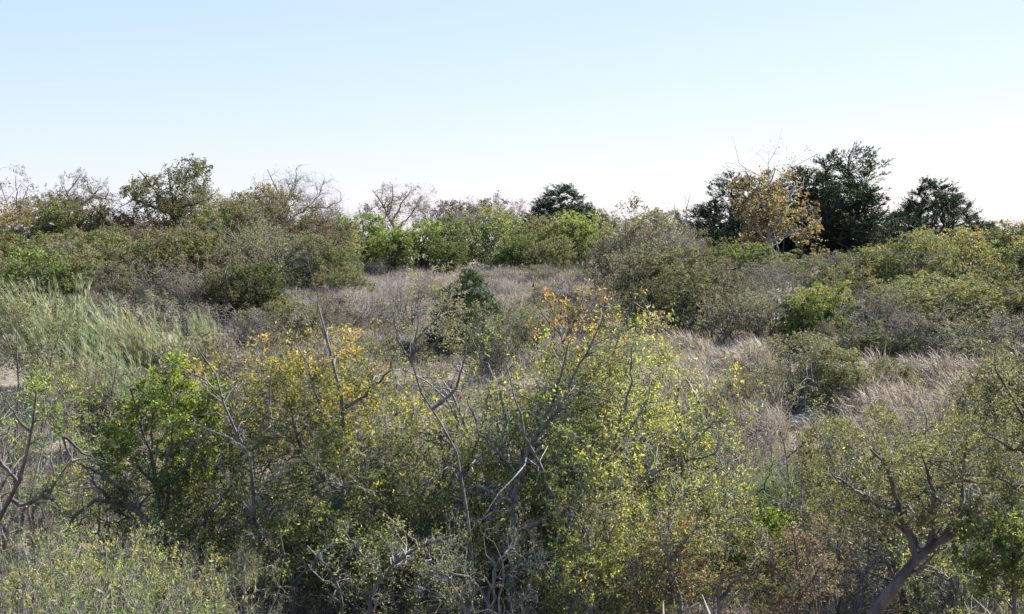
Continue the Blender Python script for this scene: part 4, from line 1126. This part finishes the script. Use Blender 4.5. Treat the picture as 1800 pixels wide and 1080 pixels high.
def tuft(name, seed, n, H, w, lean, pal, head=0.0, spread=0.35, rad=0.10):
    g = np.random.default_rng(seed)
    b = np.column_stack([g.normal(size=(n, 2)) * rad, np.full(n, -0.03)])
    d = nrm(np.column_stack([g.normal(size=(n, 2)) * spread, np.ones(n)]))
    L = H * g.uniform(0.45, 1.1, n)
    P = np.zeros((n, 5, 3)); P[:, 0] = b
    ln = g.normal(size=(n, 2)) * 0.16 + np.array(lean)
    for s in range(4):
        d = nrm(d + np.column_stack([ln, np.full(n, -0.10 * s)]) * (0.35 + 0.35 * s))
        P[:, s + 1] = P[:, s] + d * (L / 4)[:, None]
    sd = nrm(np.cross(P[:, -1] - P[:, 0], nrm(g.normal(size=(n, 3)))))
    ws = w * np.array([0.8, 1, .9, .6 + head * 2.2, .15])
    A = P - sd[:, None, :] * ws[None, :, None] * .5
    Bq = P + sd[:, None, :] * ws[None, :, None] * .5
    V = np.stack([A, Bq], 2).reshape(-1, 3)
    base = (np.arange(n)[:, None] * 5 + np.arange(4)[None]).ravel() * 2
    F = np.stack([base, base + 1, base + 3, base + 2], 1)
    c = np.repeat(pal_pick(g, pal, g.random(n)), 10, 0)
    o = bpy.data.objects.new(name, mk_mesh(name, V, [F], M['straw'], c))
    TUFTS.setdefault(name, bpy.data.collections.new(name + '_tufts')).objects.link(o)


P_STRAW = [(1, (0.24, 0.19, 0.145)), (2, (0.34, 0.28, 0.225)), (2, (0.44, 0.375, 0.31)), (.6, (0.30, 0.22, 0.19))]
P_PINK = [(2, (0.23, 0.19, 0.175)), (2, (0.32, 0.27, 0.25)), (1, (0.40, 0.345, 0.315)), (.4, (0.20, 0.20, 0.11))]
P_STRAW = muted(P_STRAW, .35, .88)
P_PINK = muted(P_PINK, .3, 1.05)
P_ORANGE = [(2, (0.34, 0.20, 0.08)), (2, (0.42, 0.27, 0.12)), (1, (0.28, 0.17, 0.09))]
P_GREENISH = [(2, (0.10, 0.13, 0.045)), (2, (0.16, 0.18, 0.07)), (1, (0.26, 0.24, 0.12))]
P_HERB = [(2, (0.18, 0.16, 0.15)), (2, (0.27, 0.245, 0.235)), (.8, (0.15, 0.15, 0.09))]
for s in range(4):
    tuft('tall_dry_grass', 10 + s, 60, 0.8, 0.007, (-0.16, -0.02), P_STRAW, head=.6, spread=.22)
    tuft('meadow_grass', 20 + s, 56, 0.42, 0.008, (-0.05, 0), P_PINK, head=.2, spread=.42, rad=.16)
    tuft('dry_herb', 30 + s, 44, 0.45, 0.007, (0, 0), P_HERB, spread=.7, rad=.12)
    tuft('green_grass', 40 + s, 40, 0.5, 0.011, (-0.04, 0), P_GREENISH, spread=.4, rad=.12)
for s in range(2):
    tuft('orange_grass', 50 + s, 60, 0.6, 0.009, (-0.12, 0), P_ORANGE, head=.3, spread=.4, rad=.12)


def scatter_nodes(coll):
    ng = bpy.data.node_groups.new('scatter_' + coll.name, 'GeometryNodeTree')
    ng.interface.new_socket('Geometry', in_out='INPUT', socket_type='NodeSocketGeometry')
    ng.interface.new_socket('Geometry', in_out='OUTPUT', socket_type='NodeSocketGeometry')
    N, L = ng.nodes.new, ng.links.new
    gi, go = N('NodeGroupInput'), N('NodeGroupOutput')
    ci = N('GeometryNodeCollectionInfo')
    ci.inputs['Collection'].default_value = coll
    ci.inputs['Separate Children'].default_value = True
    ci.inputs['Reset Children'].default_value = True
    ip = N('GeometryNodeInstanceOnPoints')
    ip.inputs['Pick Instance'].default_value = True
    a1 = N('GeometryNodeInputNamedAttribute'); a1.data_type = 'FLOAT_VECTOR'; a1.inputs['Name'].default_value = 'rot'
    a2 = N('GeometryNodeInputNamedAttribute'); a2.data_type = 'FLOAT_VECTOR'; a2.inputs['Name'].default_value = 'scl'
    a3 = N('GeometryNodeInputNamedAttribute'); a3.data_type = 'INT'; a3.inputs['Name'].default_value = 'pick'
    er = N('FunctionNodeEulerToRotation')
    L(gi.outputs[0], ip.inputs['Points'])
    L(ci.outputs[0], ip.inputs['Instance'])
    L(a1.outputs[0], er.inputs[0]); L(er.outputs[0], ip.inputs['Rotation'])
    L(a2.outputs[0], ip.inputs['Scale'])
    L(a3.outputs[0], ip.inputs['Instance Index'])
    L(ip.outputs[0], go.inputs[0])
    return ng


def scatter(name, pts, label, cat, smin=.7, smax=1.3, turn=0.5, seed=0):
    g = np.random.default_rng(seed)
    n = len(pts)
    x, y = pts[:, 0], pts[:, 1]
    V = np.column_stack([x, y, ground(x, y)])
    me = bpy.data.meshes.new(name)
    me.vertices.add(n); me.vertices.foreach_set('co', V.astype(np.float32).ravel())
    rot = np.column_stack([g.normal(size=(n, 2)) * .06, g.uniform(-turn, turn, n)]).astype(np.float32)
    s = g.uniform(smin, smax, n)
    scl = np.column_stack([s, s, s * g.uniform(.8, 1.25, n)]).astype(np.float32)
    me.attributes.new('rot', 'FLOAT_VECTOR', 'POINT').data.foreach_set('vector', rot.ravel())
    me.attributes.new('scl', 'FLOAT_VECTOR', 'POINT').data.foreach_set('vector', scl.ravel())
    me.attributes.new('pick', 'INT', 'POINT').data.foreach_set('value', g.integers(0, 64, n).astype(np.int32))
    o = link(name, me)
    md = o.modifiers.new('scatter', 'NODES')
    md.node_group = scatter_nodes(TUFTS[name])
    o['kind'] = 'stuff'
    o['label'] = label
    o['category'] = cat
    return o


def patch(g, n, x0, x1, d0, d1, dens=None):
    """points on the ground seen between photo columns x0..x1 at distances d0..d1, even per area"""
    d = np.sqrt(g.uniform(d0 ** 2, d1 ** 2, n))
    px = g.uniform(x0, x1, n)
    p = np.column_stack([(px - 900) / FPX * d, d])
    if dens is not None:
        p = p[g.random(n) < dens(px, d)]
    off = np.sin(p[:, 0] * 1.9 + 2 * np.sin(p[:, 1] * .8)) * np.sin(p[:, 1] * 1.3 + 1.7 * np.sin(p[:, 0] * 1.1))
    keep = g.random(len(p)) < np.clip(.5 + .75 * off, .05, 1)
    p = p[keep]
    # leave the bare path open
    dm = np.min(np.hypot(p[:, 0:1] - PATH[None, :, 0], p[:, 1:2] - PATH[None, :, 1]), 1)
    px = 900 + p[:, 0] / p[:, 1] * FPX
    clear = (np.abs(px - 1432) < 55) & (p[:, 1] > 19.6) & (p[:, 1] < 25)
    return p[(dm > .5) & ~(clear & (g.random(len(p)) < .93))]


gg = np.random.default_rng(99)
tall = np.concatenate([patch(gg, 1500, 1090, 1350, 22.5, 29.5), patch(gg, 900, 1480, 1800, 20.5, 27.5), patch(gg, 500, 1330, 1520, 20, 24.2), patch(gg, 240, 1200, 1420, 17.5, 21.5), patch(gg, 220, 1500, 1850, 15.5, 20),
                       patch(gg, 160, 1700, 1850, 11.5, 15)])
scatter('tall_dry_grass', tall, 'tall dry straw coloured grass with seed heads beside the path', 'grass', .6, 1.05, .45, 1)
mead = np.concatenate([patch(gg, 5200, 600, 1130, 27, 52), patch(gg, 2600, 380, 720, 27, 47), patch(gg, 2200, 500, 1200, 18, 27), patch(gg, 1500, 1080, 1400, 24, 33), patch(gg, 900, 1350, 1850, 18, 28),
                       patch(gg, 900, -50, 500, 13, 22), patch(gg, 700, 1300, 1850, 12.5, 18), patch(gg, 900, 300, 1300, 12.5, 18), patch(gg, 2500, -300, 2100, 33, 70), patch(gg, 900, -400, 2200, 2, 12), patch(gg, 2200, 1850, 2900, 10, 34), patch(gg, 2200, -1100, -50, 10, 34)])
scatter('meadow_grass', mead, 'short dry pinkish grey grass covering the open meadow', 'grass', .6, 1.25, 3.1, 2)
herb = np.concatenate([patch(gg, 2400, 560, 1130, 28, 51), patch(gg, 900, 600, 760, 40, 50), patch(gg, 700, 380, 720, 24, 40), patch(gg, 700, 1200, 1850, 15, 27), patch(gg, 700, -50, 420, 12, 24), patch(gg, 500, 300, 1300, 12.5, 18), patch(gg, 700, 1850, 2700, 10, 30), patch(gg, 700, -900, -50, 10, 30)])
scatter('dry_herb', herb, 'dry grey mauve herb stalks scattered through the meadow', 'herb', .6, 1.3, 3.1, 3)
grn = np.concatenate([patch(gg, 500, 940, 1130, 44, 51), patch(gg, 260, 1220, 1480, 15.5, 20), patch(gg, 260, -50, 420, 10, 20), patch(gg, 300, 1350, 1850, 12, 22), patch(gg, 300, 500, 1200, 12.5, 17)])
scatter('green_grass', grn, 'green grass tufts growing among the dry grass', 'grass', .6, 1.2, 3.1, 4)
org = np.concatenate([patch(gg, 170, 1195, 1275, 17.5, 19.5), patch(gg, 30, 1480, 1540, 17, 18.5)])
scatter('orange_grass', org, 'orange tinted dry grass clump below the path', 'grass', .7, 1.2, .6, 5)
